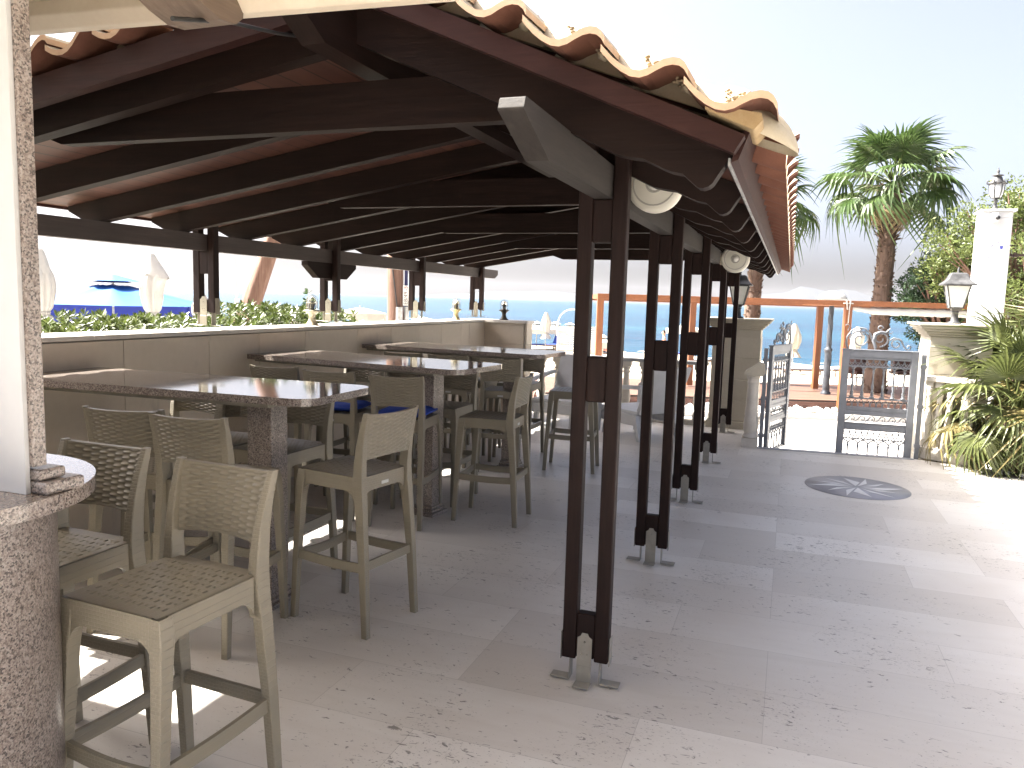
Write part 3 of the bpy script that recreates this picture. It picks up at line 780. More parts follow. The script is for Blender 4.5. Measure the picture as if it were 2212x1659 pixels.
S = [
 (-1.640, 1.690, 177, 'taupe woven bar stool in the foreground facing the granite counter, seat in full view'),
 (-2.205, 1.765, 180, 'taupe bar stool tucked behind the round end of the granite counter'),
 (-1.975, 3.250, 80, 'taupe stool at the open end of the nearest table, lit woven back, badge showing'),
 (-2.430, 2.835, 4, 'taupe stool with its back to us at the nearest table, beside the pedestal'),
 (-2.840, 2.850, 12, 'taupe stool behind the counter stools, second from the nearest table pedestal'),
 (-2.610, 3.530, 178, 'dark shaded stool facing us behind the pedestal of the table nearest the counter'),
 (-3.010, 3.560, 182, 'shaded stool across the nearest table, just beside the sunstruck stool back'),
 (-3.420, 3.590, 180, 'shaded stool across the nearest table with a strip of sun down its back'),
 (-1.980, 5.155, 93, 'taupe stool at the open end of the middle table, seen side on'),
 (-3.550, 4.900, 6, 'taupe stool next to the wall on our side of the middle table'),
 (-3.060, 4.840, 9, 'blue cushioned taupe stool at the middle table, behind the nearest table end stool'),
 (-2.520, 4.840, 8, 'taupe stool at the middle table with a blue cushion, against its granite pedestal'),
 (-2.530, 5.500, 180, 'dark stool facing us across the middle table, beside its pedestal'),
 (-3.000, 5.560, 181, 'dark stool in the centre of the far side of the middle table'),
 (-3.440, 5.590, 179, 'dark stool across the middle table by the wall, crossed by a sun strip'),
 (-1.900, 7.040, 97, 'taupe stool at the open end of the farthest table, half hidden by the nearest posts'),
 (-3.500, 6.780, 10, 'taupe stool next to the wall on our side of the farthest table'),
 (-3.030, 6.790, 7, 'taupe stool in the centre of our side of the farthest table'),
 (-2.490, 6.750, 8, 'taupe stool on our side of the farthest table by its pedestal'),
 (-2.560, 7.400, 180, 'dark stool facing us beyond the farthest table pedestal, daylight through its slot'),
 (-3.050, 7.420, 180, 'dark stool in the centre of the far side of the farthest table'),
 (-3.500, 7.440, 181, 'dark stool on the far side of the farthest table nearest the wall'),
]
for s in S: put_stool(*s)
def cushion(x, y, deg, label):
    m = MB(); n = 12
    for sd in (1, -1):
        def fn(u, v):
            X = -.17+.34*u; Y = -.155+.33*v
            e = min(1, 7*min(u, 1-u))**.5*min(1, 7*min(v, 1-v))**.5
            return (X, Y, .788+sd*(.006+.020*e)+.003*sin(X*40)*sin(Y*31))
        m.grid(fn, n*2, n*2, flip=sd < 0)
    m.tube([(-.17, -.155, .788), (.17, -.155, .788), (.17, .175, .788), (-.17, .175, .788), (-.17, -.155, .788)], .009, 8)
    o = m.build('seat_cushion', M['blue_cushion'], None, (x, y, 0), R_(deg))
    return tag(o, label, 'cushion', 'blue cushions on the middle table stools')
cushion(-3.060, 4.840, 9, 'blue seat cushion on the stool away from the pedestal at the middle table')
cushion(-2.520, 4.840, 8, 'bright blue seat cushion on the stool against the middle table pedestal')

# ================================================================ white garden armchairs beyond the tables
def armchair(loc, rz_, label):
    root = thing('garden_armchair', label, 'armchair', loc, rz_, 'white plastic garden armchairs')
    W = M['white_plastic']
    m = MB(); m.box(-.30, .30, -.32, .36, .30, .345); m.box(-.30, .30, .335, .36, .17, .299); m.box(-.30, -.278, -.30, .334, .17, .299); m.box(.278, .30, -.30, .334, .17, .299)
    m.build('seat', W, root, bevel=.01)
    m = MB(); m.prism([(-.27, .30), (-.325, .30), (-.56, .86), (-.515, .87)], 'x', -.29, .29); m.build('backrest', W, root, bevel=.012)
    for s in (-1, 1):
        m = MB(); m.prism([(.34, .02), (.40, .02), (.37, .58), (.33, .60), (-.40, .66), (-.41, .615), (.29, .555), (.315, .53)], 'x', s*.335-.028, s*.335+.028); m.build('armrest', W, root, bevel=.01)
        m = MB(); m.prism([(-.25, .30), (-.31, .30), (-.40, 0), (-.35, 0)], 'x', s*.30-.025, s*.30+.025); m.build('leg', W, root, bevel=.006)
        m = MB(); m.prism([(.26, .17), (.32, .17), (.345, 0), (.305, 0)], 'x', s*.25-.025, s*.25+.025); m.build('leg', W, root, bevel=.006)
    return root
ac = armchair((-1.66, 9.20, 0), R_(52), 'white garden armchair with a tall slanted back, seen between the dark posts')
place(ac, (-2.72, 9.62, 0), R_(172), 'white garden armchair behind the farthest table, only its front and seat showing')

# ================================================================ building corner, counter and soffit
bld = thing('bar_building', 'white walled bar building with granite trim and cream boarded soffit', 'building', (-1.7, 1.3, 0))
m = MB(); m.box(-3.2, .009, 0, .012, 1.101, 3.27)
m.build('wall', M['white_wall'], bld)
m = MB(); m.box(-.3, .021, .0125, .048, 1.166, 3.26)
m.build('granite_jamb', M['granite_side'], bld, bevel=.002)
m = MB(); m.box(-.3, .040, .0135, .085, 1.133, 1.160); m.box(-.3, .060, .013, .12, 1.1005, 1.132)
m.build('granite_plinth', M['granite_side'], bld, bevel=.007, seg=2)
def fas(x): return 1.85+.03*(x+2)
def tz(x): return .045-.027*(x+.65)          # the eave runs slightly out of level
m = MB()   # soffit boards with grooves
for k in range(46):
    a_, b_ = -3.2+k*.16+.004, -3.2+k*.16+.156
    m.add([(a_, -1.25, 2.425+tz(a_)), (b_, -1.25, 2.425+tz(b_)), (b_, .53, 2.425+tz(b_)), (a_, .53, 2.425+tz(a_))], [(3, 2, 1, 0)])
xa, xb = -3.0, 4.2
m.add([(xa, -1.25, 2.433+tz(xa)), (xb, -1.25, 2.433+tz(xb)), (xb, .53, 2.433+tz(xb)), (xa, .53, 2.433+tz(xa)), (xa, -1.25, 2.5+tz(xa)), (xb, -1.25, 2.5+tz(xb)), (xb, .53, 2.5+tz(xb)), (xa, .53, 2.5+tz(xa))], [(3, 2, 1, 0), (4, 5, 6, 7), (0, 1, 5, 4), (1, 2, 6, 5), (2, 3, 7, 6), (3, 0, 4, 7)])
m.build('soffit', M['soffit'], bld)
m = MB(); m.rings([[(x, y, z+tz(x)) for y, z in ((.531, 2.385), (.56, 2.352), (.60, 2.352), (.60, 2.50), (.531, 2.50))] for x in (-3.2, 4.2)], 0, False); m.build('fascia', M['cream_paint'], bld, bevel=.004)
m = MB(); m.prism([(.0, 2.455), (.0, 2.37), (.16, 2.362), (.24, 2.382), (.33, 2.375), (.40, 2.345), (.47, 2.328), (.53, 2.335), (.56, 2.36), (.57, 2.455)], 'x', .02, .20)
m.build('rafter_end', M['corbel'], bld, bevel=.012, seg=3)
m = MB(); m.box(-2.97, -.6, .33, .95, 3.28, 3.40); m.build('sun_block_slab', M['cream_paint'], bld)  # added slab above the view, only blocks the sun strip on the near floor
cnt = thing('bar_counter', 'round ended bar counter of speckled brown granite at the edge of the building', 'counter', (-2.03, 1.25, 0))
def stadium(r, L, n=40):
    return [(-L, -r)]+[(r*cos(-PI/2+PI*i/n), r*sin(-PI/2+PI*i/n)) for i in range(n+1)]+[(-L, r)]
m = MB(); m.prism(stadium(.41, 1.3), 'z', 1.06, 1.10); m.build('counter_top', M['granite'], cnt, bevel=.012, seg=3)
m = MB(); m.prism(stadium(.315, 1.3), 'z', 0, 1.0595, smooth=False); o = m.build('counter_base', M['granite_side'], cnt)
for p in o.data.polygons: p.use_smooth = len(p.vertices) == 4 and abs(p.normal.z) < .1
# ================================================================ gate, pillars, balustrades
def pillar(loc, rz_, w, d, h, label, name='gate_pillar', stonem=None, z0=0):
    root = thing(name, label, 'pillar', loc, rz_)
    sm = stonem or M['cream_stone']
    m = MB(); n = 4; hs = [(z0+.10)+(h-.24-.10-z0)*i/n for i in range(n+1)]
    for a, b in zip(hs, hs[1:]): m.box(0, w, 0, d, a+.003, b-.003)
    m.box(.006, w-.006, .006, d-.006, z0, h-.14)
    m.box(-.03, w+.03, -.03, d+.03, z0, z0+.096)
    m.build('shaft', sm, root, bevel=.003, seg=1)
    m = MB()
    for a, b, e in ((h-.137, h-.112, .02), (h-.111, h-.085, .045), (h-.084, h-.055, .075), (h-.054, h-.024, .105), (h-.023, h, .13)):
        m.box(-e, w+e, -e, d+e, a, b)
    m.build('cap', sm, root, bevel=.006, seg=2); return root
pillar((-.94, 10.32, 0), 0, .60, .60, 1.432, 'cream stone pillar with stepped cap at the gateway, by the last post')
pillar((1.44, 9.42, -.12), 0, .60, .72, 1.585, 'cream stone pillar with stepped cap beside the fan palm, lit white on one side')
def lantern(loc, label, met, s=1.0):
    root = thing('pillar_lantern', label, 'lantern', loc, 0)
    m = MB(); m.lathe([(0, 0), (.075*s, 0), (.075*s, .012), (.04*s, .03), (.034*s, .12), (.046*s, .135), (.03*s, .145), (0, .145)], 16)
    m.lathe([(0, .146), (.055*s, .146), (.072*s, .175), (0, .175)], 4, 0, Matrix.Rotation(R_(45), 4, 'Z'), smooth=False); m.build('base', met, root)
    b, t, z0, z1 = .066*s, .118*s, .176, .425
    m = MB(); m.loft([(0, 0, z0+.004, 2*b-.012, 2*b-.012), (0, 0, z1-.004, 2*t-.012, 2*t-.012)]); m.build('glass', M['frosted'], root)
    m = MB()
    for sx in (-1, 1):
        for sy in (-1, 1): m.tube([(sx*b, sy*b, z0), (sx*t, sy*t, z1)], .0075, 4)
    for r, z in ((b, z0), (t, z1)): m.tube([(-r, -r, z), (r, -r, z), (r, r, z), (-r, r, z), (-r, -r, z)], .007, 4)
    m.build('glazing_bars', met, root)
    m = MB(); m.loft([(0, 0, z1+.001, .33*s, .33*s), (0, 0, z1+.014, .33*s, .33*s), (0, 0, z1+.055, .235*s, .235*s), (0, 0, z1+.075, .21*s, .21*s), (0, 0, z1+.125, .17*s, .17*s), (0, 0, z1+.14, .13*s, .13*s)])
    m.lathe([(0, z1+.14), (.02, z1+.14), (.012, z1+.16), (.016, z1+.175), (.004, z1+.2), (0, z1+.21)], 10); m.build('roof', met, root, bevel=.006)
    return root
lantern((-.66, 10.62, 1.432), 'black lantern with a domed lid on the pillar behind the last post', M['black_iron'])
lantern((1.72, 9.80, 1.465), 'weathered black lantern with a patchy lid on the pillar beside the fan palm', M['weathered_iron'], .98)
# half column with a sloped top slab, next to the open gate leaf
hc = thing('half_column', 'weathered turned stone column under a sloping slab, beside the open gate leaf', 'column', (-.355, 9.10, 0))
m = MB(); m.box(-.085, .085, -.085, .085, 0, .10); m.lathe([(0, .10), (.082, .10), (.085, .12), (.07, .145), (.062, .15), (.074, .18), (.08, .25), (.072, .33), (.068, .34), (.073, .37), (.071, .40), (.064, .46), (.060, .60), (.056, .72), (.062, .73), (.064, .745), (.058, .755), (.07, .79), (.075, .82), (0, .82)], 20); m.build('shaft', M['baluster'], hc)
m = MB(); m.prism([(-.10, .821), (.11, .821), (.125, .85), (.115, .955), (.05, .965), (-.09, .865)], 'y', -.11, .11); m.build('slab', M['cream_stone'], hc, bevel=.005)
# balustrade behind the tables
def baluster_mb(x, y, h, r=1.0):
    m = MB(); m.box(x-.06*r, x+.06*r, y-.06*r, y+.06*r, 0, .07)
    m.lathe([(0, .07), (.058*r, .07), (.06*r, .09), (.045*r, .11), (.055*r, .16), (.068*r, .24), (.060*r, .33), (.05*r, .36), (.056*r, .375), (.048*r, .39), (.046*r, .55*h/.83), (.040*r, h-.17), (.052*r, h-.155), (.052*r, h-.135), (.042*r, h-.12), (.055*r, h-.09), (.066*r, h-.06), (0, h-.06)], 14, 0, None, x, y)
    m.box(x-.065*r, x+.065*r, y-.065*r, y+.065*r, h-.06, h); return m
bal = thing('balustrade', 'cast stone balustrade with a flat grey rail between the parapet and the gate pillar', 'balustrade', (-2.2, 10.42, 0))
m = MB(); m.box(-1.18, 1.22, -.09, .09, .80, .845); m.build('rail', simple('grey_stone_rail', (.36, .36, .35), .5), bal, bevel=.008)
m = MB(); m.box(-1.18, 1.22, -.085, .085, .001, .06); m.build('plinth', M['baluster'], bal, bevel=.008)
for k in range(10): baluster_mb(-1.09+k*.244, 0, .74).build('baluster', M['baluster'], bal, (0, 0, .0601))
balr = thing('balustrade', 'short white lit balustrade running from the gateway pillar to a square topped end post', 'balustrade', (1.44, 9.36, 0), R_(-33))
m = MB(); m.box(-.02, .30, -.07, .07, .845, .90); m.build('rail', M['baluster'], balr, bevel=.01)
m = MB(); m.box(-.02, .30, -.075, .075, .001, .13); m.build('plinth', M['baluster'], balr, bevel=.008)
for k in range(3): baluster_mb(.04+k*.105, 0, .715, .62).build('baluster', M['baluster'], balr, (0, 0, .1301))
m = MB(); x = .42
m.box(x-.085, x+.085, -.085, .085, 0, .12); m.lathe([(0, .12), (.08, .12), (.082, .15), (.066, .175), (.058, .18), (.07, .22), (.078, .30), (.068, .39), (.062, .40), (.068, .42), (.060, .45), (.055, .62), (.050, .74), (.058, .755), (.05, .77), (.068, .82), (.078, .85), (0, .85)], 20, 0, None, x, 0); m.prism([(x-.115, .85), (x+.115, .85), (x+.125, .885), (x+.125, .905), (x-.125, .905), (x-.125, .885)], 'y', -.125, .125)
m.build('end_post', M['baluster'], balr)

# gate leaves (built in their own plane: x along the leaf, z up)
def arc(cx, cz, r, a0, a1, n=14, r2=None):
    return [(cx+(r+((r2-r)*i/n if r2 is not None else 0))*cos(a0+(a1-a0)*i/n), 0, cz+(r+((r2-r)*i/n if r2 is not None else 0))*sin(a0+(a1-a0)*i/n)) for i in range(n+1)]
def gate_leaf(loc, rz_, label, hinge_right, handle):
    W, H = .76, 1.15
    root = thing('gate_leaf', label, 'gate', loc, rz_, 'two leaves of the silver garden gate')
    sv = M['silver']; z0 = -.08
    m = MB(); st = .072
    m.box(0, st, -.022, .022, z0, H); m.box(W-st, W, -.022, .022, z0, H)
    m.box(st, W-st, -.020, .020, H-.075, H-.001); m.box(st, W-st, -.014, .014, H-.10, H-.0755)
    m.box(-.008, W+.008, -.028, .028, H, H+.012)
    for a, b in ((.965, .983), (.615, .632), (.435, .475), (.49, .53), (.345, .352), (.275, .32), (.165, .178)): m.box(st, W-st, -.012, .012, a, b)
    m.box(st, W-st, -.006, .006, .438, .531); m.box(st, W-st, -.006, .006, .268, .345)
    m.box(st, W-st, -.012, .012, -.08, -.05)
    m.build('frame', sv, root, bevel=.003, seg=1)
    xa, xb = st, W-st; L = xb-xa
    def lattice(za, zb, n):
        m = MB(); p = L/n
        for k in range(n):
            c = xa+p*(k+.5)
            m.tube([(c+p*.5*f, 0, zb-(zb-za)*.9*(1-abs(f)**2)) for f in [i/6-1 for i in range(13)]], .0042, 5)
            m.tube([(c-p*.5, 0, za), (c, 0, za+(zb-za)*.5), (c+p*.5, 0, za)], .0036, 4); m.tube([(c, 0, za), (c+p*.5, 0, za+(zb-za)*.5), (c+p*.5, 0, zb)], .003, 4); m.tube([(c, 0, za), (c-p*.5, 0, za+(zb-za)*.5)], .003, 4)
        return m
    lattice(.984, 1.05, 10).build('lattice_band', sv, root); lattice(.178, .266, 10).build('lattice_band', sv, root)
    m = MB(); n = 10; p = L/n
    for k in range(n):
        c = xa+p*(k+.5)
        m.tube([(c-p*.42, 0, .533), (c-p*.42, 0, .56), (c-p*.3, 0, .59), (c, 0, .612), (c+p*.3, 0, .59), (c+p*.42, 0, .56), (c+p*.42, 0, .533)], .0048, 5)
        m.tube([(c, 0, .612), (c+p*.5, 0, .565)], .003, 4); m.tube([(c, 0, .612), (c-p*.5, 0, .565)], .003, 4)
    m.build('pointed_band', sv, root)
    m = MB(); n = 6; p = L/n
    for k in range(n):
        c = xa+p*k
        m.tube([(c, 0, .365), (c+p*.3, 0, .385), (c+p*.55, 0, .425), (c+p*.8, 0, .428), (c+p*1.0, 0, .405), (c+p*.9, 0, .375), (c+p*.72, 0, .380), (c+p*.74, 0, .40)], .0055, 6)
    m.build('wave_band', sv, root)
    n = 6; p = L/n
    for k in range(n):
        c = xa+p*(k+.5)
        m = MB(); m.lathe([(0, .633), (.026, .633), (.026, .645), (.012, .652), (.022, .668), (.012, .68), (.02, .69), (.010, .71), (.017, .755), (.009, .80), (.012, .81), (.0085, .815), (.0085, .895), (.014, .905), (.010, .91), (.016, .925), (0, .925)], 10, 0, None, c, 0)
        m.build('baluster', sv, root)
    m = MB()
    for k in range(-1, n):
        a0, a1 = (0, PI) 
        c = xa+p*(k+1)
        if k == -1: pts = arc(c, .925, p/2, 0, PI/2, 6)
        elif k == n-1: pts = arc(c, .925, p/2, PI/2, PI, 6)
        else: pts = arc(c, .925, p/2, 0, PI, 10)
        m.tube(pts, .0085, 6)
    m.build('upper_arcade', sv, root)
    m = MB()
    for k in range(n):
        c = xa+p*(k+.5)
        m.lathe([(.0075, -.05), (.0075, .075), (.013, .085), (.010, .09), (.014, .105), (.0, .106)], 8, 0, None, c, 0)
    for k in range(-1, n):
        c = xa+p*(k+1)
        if k == -1: pts = arc(c, .105, p/2, 0, PI/2, 6)
        elif k == n-1: pts = arc(c, .105, p/2, PI/2, PI, 6)
        else: pts = arc(c, .105, p/2, 0, PI, 10)
        m.tube(pts, .0075, 6); m.tube([(c, 0, .105+p/2), (c, 0, .166)], .006, 5) if 0 <= k < n-1 else None
    m.build('lower_arcade', sv, root)
    # scrolled crest, tallest at the free side
    m = MB(); b = H+.012; t = .0105
    def sp(cx, cz, r0, a0, turns, r1, rad=t, n=26):
        m.tube(arc(cx, cz, r0, a0, a0+turns*2*PI, n, r1), [rad*(1-.35*i/n) for i in range(n+1)], 6)
    m.tube([(.05, 0, b), (.03, 0, b+.06), (.035, 0, b+.13), (.075, 0, b+.20), (.14, 0, b+.235), (.21, 0, b+.225), (.265, 0, b+.17), (.30, 0, b+.08), (.33, 0, b)], [t]*9, 6)
    sp(.165, b+.105, .105, PI, -1.35, .03)
    sp(.20, b+.185, .045, PI*.3, 1.2, .012, .007)
    m.tube([(.04, 0, b+.20), (.055, 0, b+.25), (.03, 0, b+.27), (.01, 0, b+.255)], .006, 5)
    sp(.37, b+.12, .085, -PI*.5, 1.3, .022)
    m.tube([(.33, 0, b+.02), (.30, 0, b+.10), (.315, 0, b+.17), (.37, 0, b+.20), (.42, 0, b+.19), (.44, 0, b+.215), (.46, 0, b+.24)], [.016, .02, .018, .012, .010, .008, .004], 6)
    m.tube([(.42, 0, b+.19), (.47, 0, b+.18), (.485, 0, b+.20)], .006, 5)
    sp(.36, b+.235, .03, 0, 1.0, .012, .007)
    sp(.53, b+.07, .062, PI*.05, 1.25, .02)
    m.tube([(.59, 0, b+.08), (.61, 0, b+.04), (.64, 0, b+.012), (.67, 0, b+.02), (.675, 0, b+.05), (.65, 0, b+.06), (.64, 0, b+.04)], .0085, 6)
    m.tube([(.45, 0, b+.10), (.50, 0, b+.135), (.56, 0, b+.125), (.595, 0, b+.07)], .009, 6)
    m.build('scroll_crest', sv, root)
    if handle:
        m = MB(); m.box(.02, .055, -.03, -.022, .47, .56); m.tube([(.035, -.03, .52), (.035, -.07, .52), (.12, -.075, .52)], .008, 8); m.build('handle', M['galv'], root)
    return root
gate_leaf((.560, 9.20, 0), R_(3), 'silver gate leaf standing across the opening, scrolled crest above its arches', True, False)
gl = gate_leaf((0, 0, 0), 0, 'silver gate leaf swung open beside the stone column, seen almost edge on', False, True)
# the open leaf hangs from the other side: turn it round so its tall scrolls are at the free edge
hx, hy = -.185, 9.13; dirv = Vector((.27, .963, 0)).normalized()
gl.location = (hx+dirv.x*.76, hy+dirv.y*.76, 0); gl.rotation_euler.z = math.atan2(-dirv.y, -dirv.x)
def gate_post(loc, label):
    root = thing('gate_post', label, 'post', loc, 0)
    m = MB(); m.box(-.022, .022, -.022, .022, -.15, 1.13); m.build('post', M['silver'], root, bevel=.003)
    for z in (.12, .55, .98): k = MB(); k.box(-.03, .03, -.03, .03, z, z+.035); k.build('hinge', M['silver'], root)
gate_post((-.235, 9.10, 0), 'slim silver post carrying the open gate leaf')
gate_post((1.375, 9.26, 0), 'slim silver post between the closed gate leaf and the balustrade')
m = MB(); m.box(-.27, 1.35, -.05, .05, -.17, .006); tag(m.build('threshold_slab', simple('blue_grey_stone', (.33, .335, .36), .5), None, (0, 9.075, 0), R_(5.2)), 'blue grey stone threshold across the gateway', 'threshold')

# ---------------------------------------------------------------- fan palms
def fan(m, Mx, R, n=26, spread=250, droop=.25, split=.5, fold=.35, mi=0, rag=.12):
    st = [(.03, 1), (split*.55, 1), (split, 1), ((1+split)/2, .62), (1.0, .05)]
    for k in range(n):
        a = R_(-spread/2+spread*k/(n-1)); half = R_(spread/(n-1))*.56; Rk = R*(1-.16*abs(k/(n-1)*2-1)**2)*random.uniform(1-rag, 1)
        dr = droop*random.uniform(.6, 1.5); hang = random.random() < .16
        vs = []
        for f, wq in st:
            r = Rk*f; hw = min(half*r, half*Rk*split)*wq
            over = max(0, f-split*.8)
            z = -dr*Rk*over**2*(2.2 if not hang else 5.0); rr = r-(.10*Rk*over if hang else 0)
            d = (cos(a), sin(a)); p = (-sin(a), cos(a)); fz = hw*fold
            vs += [(rr*d[0]-hw*p[0], rr*d[1]-hw*p[1], z+fz), (rr*d[0], rr*d[1], z-fz), (rr*d[0]+hw*p[0], rr*d[1]+hw*p[1], z+fz)]
        fs = []
        for i in range(len(st)-1):
            q = i*3; fs += [(q, q+1, q+4, q+3), (q+1, q+2, q+5, q+4)]
        m.add(vs, fs, mi, False, Mx)
def rnd_dir(az, el): return Vector((cos(az)*cos(el), sin(az)*cos(el), sin(el)))
def palm(loc, h, R, pet, nleaf, lean, label, seed, r0=.20):
    random.seed(seed)
    root = thing('palm_tree', label, 'palm tree', loc, 0)
    m = MB(); n = 40; rings = []
    for i in range(n+1):
        f = i/n; rr = r0*(1.25-.35*f+(.25*math.exp(-f*9))+(.18 if f > .8 else 0)*(f-.8)*4)
        cx, cy = lean[0]*f*f, lean[1]*f*f
        rings.append([(cx+rr*cos(2*PI*j/18)*(1+.05*random.uniform(-1, 1)), cy+rr*sin(2*PI*j/18)*(1+.05*random.uniform(-1, 1)), h*f) for j in range(18)])
    m.rings(rings, 0, True)
    for k in range(520):      # leaf bases left on the trunk
        f = random.random(); a = random.random()*6.28; rr = r0*(1.22-.33*f+.25*math.exp(-f*9)); up = f > .74
        c = Vector((lean[0]*f*f+rr*cos(a), lean[1]*f*f+rr*sin(a), h*f)); o = Vector((cos(a), sin(a), .0)); s = Vector((-sin(a), cos(a), 0)); L = random.uniform(.05, .12)*(1.9 if up else 1); wd = random.uniform(.025, .05)
        tip = c+o*L*(.9 if up else .5)+Vector((0, 0, L*random.uniform(-.1, .9)))
        m.add([c-s*wd+Vector((0, 0, -.03)), c+s*wd+Vector((0, 0, -.03)), tip+s*wd*.5, tip-s*wd*.5, c+Vector((0, 0, .03))], [(0, 1, 2, 3), (0, 3, 4), (1, 4, 2), (3, 2, 4)], 0)
    m.build('trunk', M['palm_bark'], root)
    m = MB(); top = Vector((lean[0], lean[1], h))
    for k in range(nleaf):
        f = (k+.5)/nleaf; el = R_(84-112*f+random.uniform(-9, 9)); az = k*2.39996+random.uniform(-.25, .25)
        d = rnd_dir(az, el); pl = pet*random.uniform(.75, 1.1)*(1-.25*(f < .15))
        side = Vector((-sin(az), cos(az), 0))
        p0 = top+Vector((0, 0, .1*(1-f)))+d*.08; mid = p0+d*pl*.55; p1 = p0+d*pl+Vector((0, 0, -.12*pl*pl))
        m.tube([p0, mid, p1], [.026, .018, .011], 5, 1)
        dd = (p1-mid).normalized(); nrm = side.cross(dd)
        if nrm.z < 0: nrm = -nrm
        tw = random.uniform(-.5, .5); nrm = nrm*cos(tw)+side*sin(tw)
        fan(m, frame(p1, dd, nrm), R*random.uniform(.8, 1.05), 24, 225, random.uniform(.25, .6)+(.5 if f > .7 else 0), .52, .32, 0)
    for k in range(7):        # withered fronds hanging under the crown
        az = k*.9+random.random(); d = rnd_dir(az, R_(-55)); p0 = top-Vector((0, 0, .12)); p1 = p0+d*pet*.6
        m.tube([p0, p1], [.02, .01], 5, 2); fan(m, frame(p1, (d+Vector((0, 0, -.8))).normalized(), Vector((cos(az), sin(az), .3))), R*.6, 16, 150, .5, .45, .5, 2)
    m.build('crown', [M['palm_leaf'], M['hedge_leaf'], M['dead_frond']], root)
    return root
p = at(1888, 848, 20); palm((p.x, p.y, p.z-.05), 5.35, .98, 1.05, 30, (.05, .12), 'tall fan palm with a green crown standing on the deck behind the gate', 21, .20)
p = at(1612, 850, 21.5); palm((p.x, p.y, p.z-.05), 5.15, .95, 1.0, 28, (.10, 0), 'fan palm half hidden behind the pavilion eave', 33, .19)
# big bushy fan palm by the balustrade
random.seed(9)
fp = thing('fan_palm_bush', 'bushy yellow green fan palm clump spilling over the balustrade', 'fan palm', (2.46, 9.15, 0))
m = MB()
for cx, cy, hh in ((-.28, -.12, .6), (0, 0, .55), (.32, .3, .8), (.55, -.1, .6), (-.1, .45, .7), (.95, .1, .7)):
    m.tube([(cx, cy, 0), (cx+.02, cy, hh*.6), (cx, cy, hh)], [.12, .10, .07], 10)
    for k in range(60):
        a = random.random()*6.28; z = random.random()*hh; r = .11
        m.add([(cx+r*cos(a)*.9-.03*sin(a), cy+r*sin(a)*.9+.03*cos(a), z), (cx+r*cos(a)*.9+.03*sin(a), cy+r*sin(a)*.9-.03*cos(a), z), (cx+r*1.6*cos(a), cy+r*1.6*sin(a), z+.12)], [(0, 1, 2)])
m.build('trunk', M['palm_bark'], fp)
m = MB()
for cx, cy, hh, nl in ((-.28, -.12, .6, 20), (0, 0, .55, 26), (.32, .3, .82, 22), (.55, -.1, .6, 24), (-.1, .45, .72, 18), (.95, .1, .75, 20)):
    for k in range(nl):
        f = (k+.5)/nl; el = R_(84-112*f+random.uniform(-10, 10)); az = k*2.39996+cx*5+random.uniform(-.3, .3); d = rnd_dir(az, el)
        pl = random.uniform(.36, .62)*(1.25 if f < .3 else 1); side = Vector((-sin(az), cos(az), 0)); p0 = Vector((cx, cy, hh)); mid = p0+d*pl*.6; p1 = p0+d*pl+Vector((0, 0, -.10*f))
        m.tube([p0, mid, p1], [.012, .010, .007], 5, 0)
        dd = (p1-mid).normalized(); nrm = side.cross(dd); nrm = -nrm if nrm.z < 0 else nrm
        tw = random.uniform(-.6, .6); nrm = nrm*cos(tw)+side*sin(tw)
        fan(m, frame(p1, dd, nrm), random.uniform(.40, .56), 26, 215, random.uniform(.2, .6)+(.5 if f > .75 else 0), .45, .35, 1 if f > .55 and random.random() < .4 else 0)
for k in range(8):
    az = 3.4+k*.35; d = rnd_dir(az, R_(-35)); p0 = Vector((0, 0, .42)); p1 = p0+d*.38
    m.tube([p0, p1], [.01, .007], 5, 2); fan(m, frame(p1, (d+Vector((0, 0, -.9))).normalized(), Vector((cos(az), sin(az), .2))), .3, 14, 140, .4, .4, .5, 2)
m.build('foliage', [M['fan_leaf'], M['fan_leaf_dry'], M['dead_frond']], fp)

# tall pillar with lantern, camera and sign
d_ = 12.2
pc = at(2124, 452, d_); gz = -.35
tp = thing('tall_pillar', 'tall white panelled pillar rising behind the fan palm', 'pillar', (pc.x, pc.y, 0), R_(0))
w_, dp_, top_ = .42, .46, pc.z
m = MB(); hs = [gz, .85, 1.52, 2.18, 2.66, top_-.13, top_-.035]
for a, b in zip(hs, hs[1:]): m.box(0, w_, 0, dp_, a+.004, b-.004)
m.box(.006, w_-.006, .006, dp_-.006, gz, top_-.03); m.build('shaft', M['white_wall'], tp, bevel=.004)
m = MB(); m.box(-.035, w_+.05, -.03, dp_+.03, top_-.034, top_); m.build('cap', M['white_wall'], tp, bevel=.006)
tz = top_
root = thing('pillar_lantern', 'ornate dark lantern with a frosted urn glass on top of the tall white pillar', 'lantern', (pc.x+.20, pc.y+.2, tz))
WI = M['weathered_iron']; q = .78
m = MB(); m.lathe([(0, 0), (.10*q, 0), (.09*q, .02*q), (.045*q, .06*q), (.032*q, .10*q), (.03*q, .18*q), (.055*q, .20*q), (.03*q, .22*q), (.09*q, .25*q), (0, .25*q)], 14); m.build('base', WI, root)
m = MB(); m.lathe([(0, .252*q), (.085*q, .252*q), (.118*q, .33*q), (.13*q, .42*q), (.135*q, .52*q), (0, .52*q)], 14); m.build('glass', M['frosted'], root)
m = MB()
for k in range(6):
    a = k*PI/3; m.tube([(r*q*cos(a), r*q*sin(a), z*q) for r, z in ((.088, .25), (.124, .33), (.136, .42), (.142, .53))], .008, 5); m.tube([(r*q*cos(a), r*q*sin(a), z*q) for r, z in ((.14, .53), (.18, .54), (.185, .58), (.16, .60))], .012, 5)
m.build('glazing_bars', WI, root)
